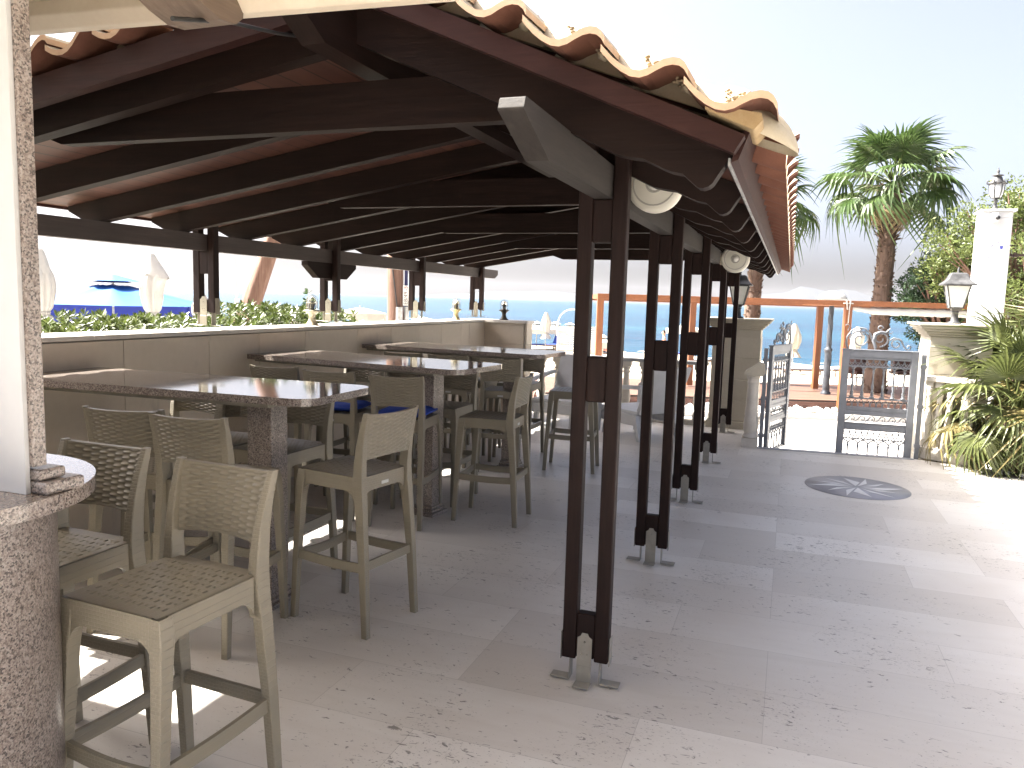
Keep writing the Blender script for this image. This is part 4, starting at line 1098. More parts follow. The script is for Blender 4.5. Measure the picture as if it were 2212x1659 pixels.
m = MB(); m.lathe([(0, .522*q), (.155*q, .522*q), (.16*q, .56*q), (.10*q, .60*q), (.085*q, .66*q), (.06*q, .69*q), (.11*q, .70*q), (.11*q, .71*q), (.03*q, .725*q), (.022*q, .76*q), (.034*q, .79*q), (.012*q, .82*q), (.014*q, .84*q), (0, .87*q)], 16); m.build('roof', WI, root)
cam = thing('dome_camera', 'round white dome camera with a black eye fixed near the top of the tall pillar', 'security camera', (pc.x+.165, pc.y-.03, tz-.13))
m = MB(); m.lathe([(0, -.03), (.07, -.03), (.078, -.02), (.08, .0), (.07, .035), (.05, .06), (0, .068)], 20, 0, Matrix.Rotation(R_(90), 4, 'X')); m.build('housing', M['white_metal'], cam)
m = MB(); m.lathe([(0, .0), (.036, .0), (.03, .02), (.016, .03), (0, .033)], 16, 0, Matrix.Translation((.03, -.052, -.012)) @ Matrix.Rotation(R_(100), 4, 'X') @ Matrix.Rotation(R_(22), 4, 'Y')); m.build('lens', M['black_iron'], cam)
sg = thing('wall_sign', 'small white sign with two dark strokes and a blue shield on the tall pillar', 'sign', (pc.x+.225, pc.y-.006, 1.90+.0), 0)
sg.location.z = at(2141, 538, d_).z
m = MB(); m.box(-.14, .14, -.005, .005, -.155, .155); m.build('plate', simple('pale_sign_plate', (.60, .61, .66), .4, 0, .03), sg)
m = MB(); 
for a, b, r in (((-.085, .03), (-.03, .075), .007), ((-.005, .085), (.06, .125), .007)): m.tube([(a[0], -.0075, a[1]), ((a[0]+b[0])/2, -.0075, (a[1]+b[1])/2), (b[0], -.0075, b[1])], [.003, r, .004], 6, flat=.5)
m.build('emblem', M['navy'], sg)
m = MB(); m.prism([(.05, .05), (.095, .05), (.092, .01), (.072, -.008), (.053, .01)], 'y', -.0085, -.0052); m.build('shield', simple('shield_blue', (.06, .07, .30), .4), sg)
m = MB(); 
for z in (-.055, -.13): m.box(-.115, .115, -.0075, -.0052, z-.003, z+.003)
for x in (-.115, .115): m.box(x-.003, x+.003, -.0075, -.0052, -.126, -.059)
m.build('outline', simple('outline_blue', (.13, .16, .34), .4), sg)
ib = at(2172, 549, d_); 
arm = thing('iron_arm', 'rusty dark iron bar sticking out from the tall white pillar', 'iron bar', (pc.x+w_, pc.y+.2, ib.z)); rust = simple('rusty_iron', (.045, .025, .02), .7, .1, .4, 30)
m = MB(); m.box(.001, 1.1, -.02, .02, -.025, .012); m.build('bar', rust, arm, bevel=.004)
m = MB(); m.box(.10, .15, -.032, .032, -.04, .03); m.box(.30, .33, -.028, .028, -.03, .02); m.build('clamp', rust, arm, bevel=.004)
# ================================================================ shore side: deck, pergola, beach furniture
def sh(px, py, d):
    p = at(px, py, d); return p
def fr(px, py, d, z):          # a point on the ground below that line of sight
    p = at(px, py, d); return Vector((p.x, p.y, z))
BA = math.atan2(BU.y, BU.x)
DZ = -.54
def shbox(m, u0, u1, v0, v1, z0, z1, mi=0):
    a = [shore(u0, v0, z0), shore(u1, v0, z0), shore(u1, v1, z0), shore(u0, v1, z0), shore(u0, v0, z1), shore(u1, v0, z1), shore(u1, v1, z1), shore(u0, v1, z1)]
    m.add(a, [(3, 2, 1, 0), (4, 5, 6, 7), (0, 1, 5, 4), (1, 2, 6, 5), (2, 3, 7, 6), (3, 0, 4, 7)], mi)
dk = thing('wooden_deck', 'low brown boarded deck between the street and the sand', 'deck', shore(6, 20, -.9))
def rel(o): return Matrix.Translation(-Vector(o.location))
V0, V1 = 17.75, 21.6
m = MB(); shbox(m, .6, 14.5, V0+.03, V1, DZ-.045, DZ); o = m.build('boards', M['decking'], None); o.location = (0, 0, 0); o.parent = dk; o.matrix_parent_inverse = rel(dk)
m = MB()
for k in range(3): shbox(m, .6, 14.5, V0-.005, V0+.025, DZ-.05-.115*(k+1)+.01, DZ-.05-.115*k)
for k in range(3): shbox(m, .57, .599, V0, V1, DZ-.05-.115*(k+1)+.01, DZ-.05-.115*k)
o = m.build('fascia_boards', M['deck_face'], None); o.parent = dk; o.matrix_parent_inverse = rel(dk)
# pergola
pg = thing('pergola', 'open pergola of orange stained timber on white brackets over the deck', 'pergola', shore(6, 19, DZ))
def addp(name, m, mat, bevel=0):
    o = m.build(name, mat, None, bevel=bevel); o.parent = pg; o.matrix_parent_inverse = rel(pg); return o
def lat(px, d): return (px-1106)/F*d
def pg_post(u, v, zb, zt, w=.145):
    m = MB(); shbox(m, u-w/2, u+w/2, v-w/2, v+w/2, zb, zt); p = addp('post', m, M['orange_wood'], .006)
    m = MB(); shbox(m, u-w*.7, u+w*.7, v-w*.7, v+w*.7, zb-.02, zb+.22); shbox(m, u-w, u+w, v-w, v+w, zb-.03, zb-.0205)
    b = m.build('base_bracket', M['white_metal'], None, bevel=.004); b.parent = p; b.matrix_parent_inverse = p.matrix_parent_inverse.copy()
ZT = 1.775
pg_post(lat(1296, 17.3), 17.3, DZ-.30, ZT-.1); pg_post(lat(1829, 17.3), 17.3, DZ-.38, ZT-.1)
for px in (1496, 1769, 2052): pg_post(lat(px, 20), 20, DZ+.03, ZT-.15)
m = MB(); shbox(m, lat(1289, 17.3), lat(2190, 17.3), 17.22, 17.36, ZT-.115, ZT); addp('beam', m, M['orange_wood_x'], .006)
m = MB(); shbox(m, lat(1289, 17.3), lat(2190, 17.3)+1.6, 19.93, 20.07, ZT-.155, ZT-.03); addp('beam', m, M['orange_wood_x'], .006)
for u in (lat(1296, 17.3), lat(1829, 17.3)):
    m = MB(); shbox(m, u-.05, u+.05, 17.37, 19.92, ZT-.12, ZT-.01); addp('cross_beam', m, M['orange_wood'], .006)
# white awning rolled up under the beam, and its ties
m = MB(); random.seed(4)
n = 46; rings = []
for i in range(n+1):
    u = lat(1838, 17.1)+(lat(2185, 17.1)-lat(1838, 17.1))*i/n; r = .085*(min(1, .35+i/12))*(1+.10*random.uniform(-1, 1))
    c = shore(u, 17.30, ZT-.125-.095*min(1, .35+i/12))
    rings.append([c+BV*(r*cos(2*PI*j/10))*.8+Vector((0, 0, r*sin(2*PI*j/10)*(1+.1*random.uniform(-1, 1)))) for j in range(10)])
m.rings(rings, 0, True); tag(m.build('rolled_awning', M['white_fab']), 'white fabric awning rolled up under the orange pergola beam', 'awning')
tie = MB(); u = lat(1829, 17.2)
for du in (-.045, .045): tie.tube([shore(u+du, 17.20, ZT+.02), shore(u+du*.8, 17.19, ZT-.08), shore(u+du*.4, 17.19, ZT-.2)], .014, 6)
tie.tube([shore(u-.11, 17.20, ZT-.06), shore(u+.11, 17.20, ZT-.06)], .014, 6); tie.tube([shore(u+.03, 17.19, ZT-.1), shore(u+.02, 17.19, ZT-.5)], .010, 6)
tag(tie.build('white_rope_tie', M['white_fab']), 'white rope knotted round the pergola beam above the front post', 'rope')
# street lamp with a spiral column
p = at(1783, 846, 19.2); lp = thing('street_lamp', 'dark grey street lamp with a spiral column and white domed head by the pergola', 'street lamp', (p.x, p.y, DZ))
m = MB(); HL = 2.33; n = 60; rings = []
for i in range(n+1):
    z = HL*i/n; f = z/HL; r0 = .085-.012*f if f < .47 else (.062-.012*(f-.47)); 
    if .455 < f < .49: r0 = .10
    if f < .03: r0 = .12
    rings.append([Vector((r0*(1+.10*sin(3*(2*PI*j/18)+z*16))*cos(2*PI*j/18), r0*(1+.10*sin(3*(2*PI*j/18)+z*16))*sin(2*PI*j/18), z)) for j in range(18)])
m.rings(rings); m.build('column', M['grey_pole'], lp)
m = MB(); m.lathe([(.05, HL), (.34, HL+.02), (.34, HL+.05), (.30, HL+.13), (.17, HL+.205), (.04, HL+.23), (0, HL+.23)], 24); m.build('lamp_head', M['white_metal'], lp)

# closed beach parasols, loungers, cabins
def parasol_closed(loc, h, zb, label, r=.17, cap=.3, seed=0, mat='white_fab', slouch=0, name='closed_parasol', grp='closed parasols'):
    """h: height of the tip, zb: hem of the cloth"""
    random.seed(seed); root = thing(name, label, 'parasol', loc, 0, grp)
    m = MB(); m.tube([(0, 0, 0), (0, 0, h-.02)], .024, 10); m.lathe([(0, 0), (.20, 0), (.20, .05), (.05, .08), (0, .08)], 20); m.build('pole', M['galv'], root)
    m = MB(); L = h-zb; n = 26; k = 32; rings = []
    ph = [random.random()*6 for _ in range(4)]
    for i in range(n+1):
        f = i/n; z = h-L*f
        rr = r*(.16+.60*min(1, f*3.2)**.8+.36*sin(PI*min(1, max(0, (f-.15)/.6)))) if f < .80 else r*(.62+.62*((f-.80)/.20)**1.3+.10*(1-(f-.8)/.2))
        if .74 < f < .83: rr *= .80
        ring = []
        for j in range(k):
            a = 2*PI*j/k; fold = 1+(.17*min(1, f*2.2))*sin(8*a+ph[0]+f*1.2)+.07*sin(13*a+ph[1]-2*f)
            sl = slouch*math.exp(-((f-cap)/.13)**2)*max(0, cos(a-.3))
            ring.append((rr*fold*cos(a)+sl, rr*fold*sin(a), z-(.03*sin(4*a+ph[2]) if f > .95 else 0)))
        rings.append(ring)
    m.rings(rings); m.build('canopy', M[mat], root)
    m = MB(); n2 = 8; rings = []
    for i in range(n2+1):
        f = i/n2*cap; rr = r*(.19+.66*min(1, f*3.2)**.8)*1.05+.012+.02*i/n2
        ring = []
        for j in range(24):
            a = 2*PI*j/24; sl = slouch*(i/n2)**1.5*max(0, cos(a-.3))*1.25
            ring.append((rr*(1+.08*sin(4*a+ph[3]))*cos(a)+sl, rr*(1+.08*sin(4*a+ph[3]))*sin(a), h+.012-L*f-(.07*abs(sin(2*a+ph[1])) if i == n2 else 0)-sl*.25))
        rings.append(ring)
    m.rings(rings, cap=False); m.build('vent_flap', M[mat], root)
    m = MB(); z = h-L*.79; m.tube([(r*.72*cos(2*PI*i/20), r*.72*sin(2*PI*i/20), z) for i in range(21)], .012, 6); m.build('tie_strap', M[mat], root)
    return root
GL = -1.2
p = fr(93, 700, 14.5, GL); parasol_closed(p, at(93, 541, 14.5).z-GL, at(93, 705, 14.5).z-GL-.05, 'tall closed white parasol standing beside the granite pillar edge', .175, .26, 1)
p = fr(331, 700, 14.5, GL); parasol_closed(p, at(325, 551, 14.5).z-GL, at(331, 705, 14.5).z-GL-.05, 'closed white parasol with a slouching top flap in front of the blue canopy', .165, .26, 2, slouch=.15)
p = fr(436, 700, 15.5, GL); parasol_closed(p, at(440, 632, 15.5).z-GL, at(436, 706, 15.5).z-GL-.05, 'closed white parasol mostly hidden by the first post on the parapet', .15, .3, 3)
p = fr(1710, 806, 33.5, -1.33); parasol_closed(p, at(1716, 700, 33.5).z+1.33, at(1712, 771, 33.5).z+1.33, 'closed cream beach parasol near the waterline, seen through the gateway', .25, .27, 4, 'cream_fab')
p = fr(1847, 790, 31, -1.3); parasol_closed(p, at(1850, 706, 31).z+1.3, at(1850, 762, 31).z+1.3, 'closed white beach parasol behind the gate scrolls and the palm trunk', .22, .27, 5)
p = fr(1178, 745, 46, -1.45); parasol_closed(p, 2.3, .75, 'closed white beach parasol between the wall end and the slatted cabin', .25, .3, 6)
def parasol_open(loc, h, R, label, mat, grp, valance=.26, n=8, vent=True, skirt=None, tilt=0):
    root = thing('open_parasol', label, 'parasol', loc, 0, grp)
    m = MB(); m.tube([(0, 0, 0), (0, 0, h)], .028, 10); m.build('pole', M['galv'], root)
    m = MB(); k = n*6; zr = h-R*.27
    def edge(a): 
        s = (a % (2*PI/n))/(2*PI/n); return cos(PI/n)/cos((s-.5)*2*PI/n)
    rings = []
    for i in range(9):
        f = .14+.86*i/8
        rings.append([(R*f*edge(2*PI*j/k)*cos(2*PI*j/k), R*f*edge(2*PI*j/k)*sin(2*PI*j/k), h-.06-(h-.06-zr)*f-.055*sin(PI*f)*R*.3*(sin(PI*((j % 6)/6)))) for j in range(k)])
    m.rings(rings, cap=False); o = m.build('canopy', M[mat], root)
    if valance:
        m = MB(); random.seed(int(R*100))
        for s in range(n):
            a0, a1 = 2*PI*s/n+.012, 2*PI*(s+1)/n-.012; dr = random.uniform(-.03, .03)
            def fn(u, v):
                a = a0+(a1-a0)*u; r = R*edge(a)*(1.002+.012*v*sin(u*9+s)); return (r*cos(a), r*sin(a), zr-.004-(valance+dr*u+.05*sin(PI*u))*v)
            m.grid(fn, 10, 3)
        m.build('valance', M[skirt or mat], root)
    if vent:
        m = MB(); rings = []
        for i in range(4):
            f = .02+.26*i/3; rings.append([(R*f*edge(2*PI*j/k)*cos(2*PI*j/k), R*f*edge(2*PI*j/k)*sin(2*PI*j/k), h+.10-(.10+.04)*i/3) for j in range(k)])
        m.rings(rings, cap=False); m.build('vent_cap', M[mat], root)
        m = MB(); rings = [[(R*f*cos(2*PI*j/k), R*f*sin(2*PI*j/k), z) for j in range(k)] for f, z in ((.10, h-.02), (.20, h-.075))]; m.rings(rings, cap=False); m.build('vent_collar', M[skirt or mat], root)
    m = MB()
    for s in range(n):
        a = 2*PI*s/n; m.tube([(0, 0, h-.12), (R*.985*cos(a), R*.985*sin(a), zr-.01)], .010, 5)
    m.build('ribs', M['galv'], root) if False else None
    for s in range(n):
        a = 2*PI*s/n; k_ = MB(); k_.tube([(0, 0, h-.12), (R*.985*cos(a), R*.985*sin(a), zr-.015)], .010, 5); k_.build('rib', M['galv'], root)
    return root
p = fr(245, 660, 17, GL)
blue = parasol_open(p, at(247, 603, 17).z-GL, 2.02, 'big bright blue parasol with a darker blue valance and a raised vent on top', 'blue_fab', 'open parasols', .27, 8, True, 'dkblue_fab'); blue.rotation_euler.z = BA+R_(-108)
p = fr(20, 665, 18, GL); b2 = parasol_open(p, at(20, 640, 18).z-GL, 1.2, 'second blue parasol peeping out behind the granite pillar', 'blue_fab', 'open parasols', .27, 8, True, 'dkblue_fab')
for px, py, d, R, lab in ((605, 668, 26, .95, 'white open parasol behind the leafy bushes beside the leaning trunk'), (778, 660, 30, 1.05, 'white open parasol beyond the bushes left of the utility pole'), (812, 676, 38, 1.1, 'small white open parasol close to the foot of the utility pole'), (905, 680, 40, 1.1, 'white open parasol just showing above the coping by the blue post'),
                          (1160, 697, 47, 1.35, 'white open beach parasol at the end of the parapet wall'), (1200, 698, 48, 1.35, 'white open beach parasol beside the slatted cabin'), (1232, 700, 49, 1.35, 'white open beach parasol rising behind the slatted cabin'), (1482, 699, 42, 1.1, 'white open beach parasol seen between the second and third posts'), (1303, 727, 36, .9, 'white open parasol beside the orange pergola post and the reclining bather')):
    g = -1.2 if px < 1000 else -1.45; p = fr(px, py, d, g); parasol_open(p, at(px, py, d).z-g, R, lab, 'white_fab', 'open parasols', .22, 8, px > 1000)
hut = thing('green_hut', 'small dark green boarded hut under the blue parasol', 'hut', fr(205, 690, 19, GL), BA)
m = MB()
for k in range(9): m.box(-1.75+k*.29, -1.75+k*.29+.285, -.6, .6, 0, 1.72)
m.build('wall', M['dk_green'], hut); m = MB(); m.box(-1.85, .98, -.7, .7, 1.721, 1.77); m.build('roof', M['dk_green'], hut)
# slatted white cabin with an arched pipe
p = fr(1226, 800, 29.5, -1.32); cab = thing('beach_cabin', 'white slatted beach changing cabin with an arched pipe over it', 'cabin', p, BA)
m = MB(); z1 = at(1226, 703, 29.5).z+1.32; z0 = at(1226, 800, 29.5).z+1.32; W = .42
for k in range(22):
    z = z0+(z1-z0)*k/22; m.prism([(-.012, z), (.012, z+.006), (.012, z+.052), (-.012, z+.058)], 'x', -W+.03, W+.6)
m.build('slats', M['white_metal'], cab)
m = MB()
for x in (-W, W+.62): m.box(x-.03, x+.03, -.03, .03, 0, z1)
m.build('frame', M['white_metal'], cab)
m = MB()
for y in (-.03, .06): m.tube([(-W-.04, y, z1-.4), (-W-.02, y, z1+.05)]+[(.12-(W+.12)*cos(PI*i/12), y, z1+.10+.52*sin(PI*i/12)) for i in range(13)]+[(.7, y, z1-.1)], .022, 8)
m.build('arched_pipe', M['white_metal'], cab)
def lounger(loc, rz_, label, cloth, back=.0, legs='lounger_wood'):
    root = thing('sun_lounger', label, 'sun lounger', loc, rz_, 'sun loungers on the beach')
    m = MB(); 
    for y in (-.31, .28): m.box(-.95, .95, y, y+.035, .27, .33)
    m.box(-.95, -.915, -.275, .28, .27, .325); m.box(.915, .95, -.275, .28, .27, .325); m.build('frame', M[legs], root)
    for x in (-.8, .75):
        for y in (-.27, .27): k = MB(); k.box(x-.022, x+.022, y-.022, y+.022, 0, .27); k.build('leg', M[legs], root)
    m = MB(); m.box(-.92, .25, -.27, .27, .331, .365); m.build('sling', M[cloth], root)
    m = MB(); m.prism([(.26, .332), (.26, .366), (.93, .366+.62*back), (.93, .332+.62*back)], 'y', -.27, .27); m.build('back_sling', M[cloth], root); return root
for px, py, d, rz_, lab, cl, bk in ((1740, 800, 33, BA, 'brown sun lounger with a grey blue sling right of the closed cream parasol', 'lounger_cloth', .1), (1690, 797, 34.5, BA+.3, 'dark sun lounger just left of the closed cream parasol', 'lounger_cloth', .25), (1838, 801, 32, BA+.1, 'brown sun lounger with a raised back behind the pergola front post', 'lounger_cloth', .6),
        (1470, 765, 42, BA, 'blue sun lounger between the dark posts by the waterline', 'sunbed_blue', .3), (1169, 747, 47, BA, 'blue sun lounger under the parasol at the wall end', 'sunbed_blue', .1), (1200, 745, 46, BA+1.2, 'blue sun lounger with its back raised beside the slatted cabin', 'sunbed_blue', 1.0), (1304, 764, 38, BA, 'sun lounger under the reclining bather by the orange post', 'lounger_cloth', .5), (1512, 780, 38, BA+.2, 'dark sun lounger seen between the last two posts', 'lounger_cloth', .2)):
    p = at(px, py, d); g = -.95-.55*max(0, (d-17)/28); lounger((p.x, p.y, max(-1.46, p.z-.28)), rz_, lab, cl, bk)
rd = at(1211, 812, 30.5); ch = thing('folding_chair', 'small reddish folding chair glimpsed beneath the slatted cabin', 'chair', (rd.x, rd.y, rd.z), BA)
rr = simple('red_brown_canvas', (.25, .06, .045), .7)
m = MB(); m.prism([(-.30, .28), (-.27, .30), (-.02, .02), (-.06, .0)], 'y', -.02, .02); m.prism([(-.10, .28), (-.07, .30), (.22, .02), (.16, .0)], 'y', .04, .08); m.build('frame', rr, ch)
m = MB(); m.box(-.32, .02, -.15, .2, .301, .32); m.build('seat', rr, ch)
# wicker chairs on the deck behind the gate
def wicker(loc, rz_, label):
    root = thing('wicker_chair', label, 'chair', loc, rz_, 'brown wicker chairs on the deck'); W = M['wicker']
    m = MB(); m.prism([(-.25, .40), (.25, .40), (.27, .48), (-.27, .48)], 'y', -.25, .25); m.build('seat', W, root, bevel=.02)
    m = MB(); m.grid(lambda u, v: ((.30+.03*v)*cos(PI*(-.15+1.3*u)), (.27+.04*v)*sin(PI*(-.15+1.3*u)), .44+(.30+.12*sin(PI*u))*v), 16, 4); o = m.build('backrest', W, root); s = o.modifiers.new('t', 'SOLIDIFY'); s.thickness = .03
    for sx in (-1, 1):
        for sy in (-1, 1): k = MB(); k.tube([(sx*.20, sy*.20, .40), (sx*.26, sy*.26, 0)], .011, 6); k.build('leg', M['galv'], root)
    return root
p = at(1946, 850, 21.0); wicker((p.x, p.y, DZ+.002), BA, 'dark wicker chair on thin legs to the right of the palm trunk, behind the gate'); 
p = at(1848, 845, 20.8); wicker((p.x, p.y, DZ+.002), BA+1.9, 'dark wicker chair to the left of the palm trunk, behind the gate frame')

# people on the beach
def person(loc, rz_, label, pose, skin, hair=None, shirt=None, shorts=None, cap=None, s=1.0):
    root = thing('person', label, 'person', loc, rz_)
    J, E_ = {}, []
    def j(n, p, r, par=None):
        J[n] = (Vector(p)*s, r*s); 
        if par: E_.append((par, n))
    T = pose
    j('pel', T['pel'], .125); j('belly', T['belly'], .115, 'pel'); j('chest', T['chest'], .135, 'belly'); j('neck', T['neck'], .055, 'chest')
    j('head0', T['head0'], .068, 'neck'); j('head1', T['head1'], .088, 'head0'); j('head2', T['head2'], .075, 'head1')
    for sd in ('l', 'r'):
        j('hip'+sd, T['hip'+sd], .088, 'pel'); j('knee'+sd, T['knee'+sd], .056, 'hip'+sd); j('calf'+sd, T['calf'+sd], .05, 'knee'+sd); j('ank'+sd, T['ank'+sd], .036, 'calf'+sd); j('toe'+sd, T['toe'+sd], .03, 'ank'+sd)
        j('sho'+sd, T['sho'+sd], .055, 'chest'); j('elb'+sd, T['elb'+sd], .038, 'sho'+sd); j('wri'+sd, T['wri'+sd], .026, 'elb'+sd); j('palm'+sd, T['palm'+sd], .032, 'wri'+sd)
        a, b = Vector(T['wri'+sd]), Vector(T['palm'+sd]); d = (b-a).normalized(); sv = d.orthogonal().normalized()
        for q in range(4): j('f%s%d' % (sd, q), b+d*(.085-.012*abs(q-1.3))+sv*(q-1.5)*.021, .0085, 'palm'+sd)
        j('th'+sd, b+d*.02+sv*.055, .010, 'palm'+sd)
    names = list(J); me = bpy.data.meshes.new('body'); me.from_pydata([tuple(J[n][0]) for n in names], [(names.index(a), names.index(b)) for a, b in E_], [])
    o = bpy.data.objects.new('tmp', me); C.objects.link(o); md = o.modifiers.new('s', 'SKIN'); md.use_smooth_shade = True
    for i, n in enumerate(names): me.skin_vertices[0].data[i].radius = (J[n][1], J[n][1]); me.skin_vertices[0].data[i].use_root = (i == 0)
    sb = o.modifiers.new('u', 'SUBSURF'); sb.levels = 2; sb.render_levels = 2
    dg = bpy.context.evaluated_depsgraph_get(); dg.update(); m2 = bpy.data.meshes.new_from_object(o.evaluated_get(dg)); bpy.data.objects.remove(o)
    m2.materials.clear(); m2.materials.append(skin); b = bpy.data.objects.new('body', m2); C.objects.link(b); b.parent = root
    for p in m2.polygons: p.use_smooth = True
    h = J['head1'][0]; up = (J['head2'][0]-J['head0'][0]).normalized(); fw = Vector(T['face']).normalized()
    m = MB(); sd_ = up.cross(fw)
    for q in (-1, 1): stone_b = [h+fw*.086*s+sd_*q*.03*s+up*.012*s+v*.010*s for v in iv]; m.add(stone_b, ifs, 1)
    m.add([h+fw*.085*s+up*.01*s-sd_*.006*s, h+fw*.085*s+up*.01*s+sd_*.006*s, h+fw*.108*s-up*.022*s, h+fw*.083*s-up*.026*s-sd_*.014*s, h+fw*.083*s-up*.026*s+sd_*.014*s], [(0, 1, 2), (0, 2, 3), (1, 4, 2), (2, 4, 3)], 0)
    m.add([h+fw*.084*s-up*.045*s-sd_*.02*s, h+fw*.088*s-up*.041*s, h+fw*.084*s-up*.045*s+sd_*.02*s, h+fw*.087*s-up*.05*s], [(0, 1, 2, 3)], 2)
    for q in (-1, 1): m.add([h+sd_*q*.084*s+v*.022*s for v in iv], ifs, 0, True)
    m.build('face', [skin, M['hair'], simple('lips', (.3, .09, .08), .5)], root)
    if hair:
        m = MB(); m.add([h+up*.022*s-fw*.012*s+Vector((v.x, v.y, v.z))*.099*s for v in iv], [f for f in ifs if sum((iv[i].dot(up)*.9-iv[i].dot(fw)*.8) for i in f) > .3], 0, True); m.build('hair', hair, root)
    if cap:
        m = MB(); m.add([h+up*.03*s+v*.103*s for v in iv], [f for f in ifs if sum(iv[i].dot(up) for i in f) > .4], 0, True); m.add([h+up*.05*s+fw*.08*s+sd_*.06*s, h+up*.05*s+fw*.08*s-sd_*.06*s, h+up*.035*s+fw*.16*s-sd_*.04*s, h+up*.035*s+fw*.16*s+sd_*.04*s], [(0, 1, 2, 3)]); m.build('cap', cap, root)
    if shorts:
        m = MB()
        for sd in 'lr':
            a, b = J['hip'+sd][0], J['knee'+sd][0]; m.tube([J['pel'][0]*.5+a*.5+(a-b).normalized()*.06*s, a*.75+b*.25, a*.45+b*.55], [.135*s, .108*s, .092*s], 14)
        m.build('shorts', shorts, root)
    if shirt:
        m = MB(); m.tube([J['pel'][0]*.8+J['belly'][0]*.2, J['belly'][0], J['chest'][0], J['neck'][0]*.6+J['chest'][0]*.4], [.155*s, .145*s, .175*s, .10*s], 16)
        m.build('shirt', shirt, root)
    return root
stand = dict(pel=(0, 0, .95), belly=(0, -.01, 1.12), chest=(0, 0, 1.33), neck=(0, .01, 1.48), head0=(0, .02, 1.55), head1=(0, .03, 1.63), head2=(0, .02, 1.69), hipl=(-.10, 0, .90), hipr=(.10, 0, .90), kneel=(-.11, .03, .50), kneer=(.12, .02, .50), calfl=(-.11, 0, .36), calfr=(.12, -.01, .36), ankl=(-.11, -.02, .08), ankr=(.13, -.02, .08), toel=(-.12, .13, .03), toer=(.15, .13, .03), shol=(-.18, 0, 1.38), shor=(.18, 0, 1.38), elbl=(-.25, -.02, 1.12), elbr=(.26, -.01, 1.12), wril=(-.24, .10, .90), wrir=(.22, .14, .95), palml=(-.235, .13, .83), palmr=(.19, .19, .90), face=(0, 1, -.05))
p = at(1835, 806, 32); person((p.x, p.y, -1.31), BA+R_(110), 'person standing on the sand in a blue cap behind the gate scrolls', stand, M['skin'], None, M['white_fab'], simple('pink_shorts', (.55, .25, .25), .8), simple('blue_cap', (.05, .10, .35), .7))
p = at(1431, 800, 34); person((p.x, p.y, -1.31), BA+R_(80), 'dark haired bather standing by the water between the second pair of posts', stand, M['skin'], M['hair'], None, M['dkblue_fab'])
recl = dict(pel=(0, 0, .46), belly=(.16, 0, .52), chest=(.36, 0, .62), neck=(.49, 0, .72), head0=(.55, 0, .77), head1=(.61, 0, .84), head2=(.64, 0, .90), hipl=(-.04, -.10, .46), hipr=(-.04, .10, .46), kneel=(-.40, -.11, .74), kneer=(-.36, .12, .80), calfl=(-.50, -.11, .62), calfr=(-.46, .12, .66), ankl=(-.66, -.11, .42), ankr=(-.60, .12, .42), toel=(-.80, -.11, .40), toer=(-.74, .12, .40), shol=(.38, -.18, .63), shor=(.38, .18, .63), elbl=(.22, -.27, .46), elbr=(.20, .27, .48), wril=(.0, -.24, .48), wrir=(.0, .22, .56), palml=(-.07, -.22, .50), palmr=(-.06, .19, .58), face=(-.8, 0, .6))
p = at(1304, 764, 38); person((p.x, p.y, max(-1.46, p.z-.28)-.02), BA, 'sunburnt bather reclining with bent knees beside the orange pergola post', recl, M['skin_red'], M['hair'], None, M['navy'])

# ================================================================ left: trunk, utility pole, hedge
def leafcloud(m, centers, n, L, wd, mi=0, up=.3, droop=.0, spread=1.0):
    for (c, R, sq) in centers:
        for k in range(n):
            d = Vector((random.gauss(0, 1), random.gauss(0, 1), random.gauss(0, 1))).normalized(); rad = R*random.random()**.4
            p = c+Vector((d.x*rad, d.y*rad, d.z*rad*sq)); a = (d*.8+Vector((random.uniform(-1, 1), random.uniform(-1, 1), random.uniform(-.6, 1)+up))*spread).normalized(); s = a.orthogonal().normalized(); q = random.random()*6.28; s = (s*cos(q)+a.cross(s)*sin(q))
            l = L*random.uniform(.7, 1.3); w_ = wd*random.uniform(.7, 1.2)
            m.add([p, p+a*l*.5+s*w_, p+a*l, p+a*l*.5-s*w_], [(0, 1, 2, 3)], mi)
random.seed(12)
a0 = at(527, 700, 11); a1 = at(592, 512, 11); dr = (a1-a0)
b0 = a0-dr*(a0.z+.9)/dr.z*.92; b0.z = -.95
tr = thing('leaning_tree', 'tree with a leaning red brown trunk rising from the hedge', 'tree', b0)
m = MB(); pts = [b0, b0+(a0-b0)*.5+Vector((-.03, 0, 0)), a0, a0+dr*.35+Vector((.0, 0, 0)), a0+dr*.7, a1, a1+dr*.8+Vector((.10, 0, 0)), a1+dr*1.8]
rr = [.19, .165, .155, .135, .122, .118, .10, .08]
rings = []
for i, p in enumerate(pts):
    rings.append([p-b0+Vector((rr[i]*cos(2*PI*j/22)*(1+.10*sin(j*2.3+i*.9)), rr[i]*sin(2*PI*j/22)*(1+.10*sin(j*1.7+i)), 0)) for j in range(22)])
m.rings(rings); top = pts[-1]-b0
brs = []
for k in range(6):
    e = top+Vector((random.uniform(-1.1, 1.3), random.uniform(-1.1, 1.1), random.uniform(.4, 1.3))); m.tube([top, top*.5+e*.5+Vector((0, 0, .15)), e], [.06, .04, .02], 8); brs.append(e)
m.build('trunk', M['bark'], tr)
m = MB(); leafcloud(m, [(b, .6, .7) for b in brs], 260, .09, .02); m.build('crown', M['tree_dark'], tr)
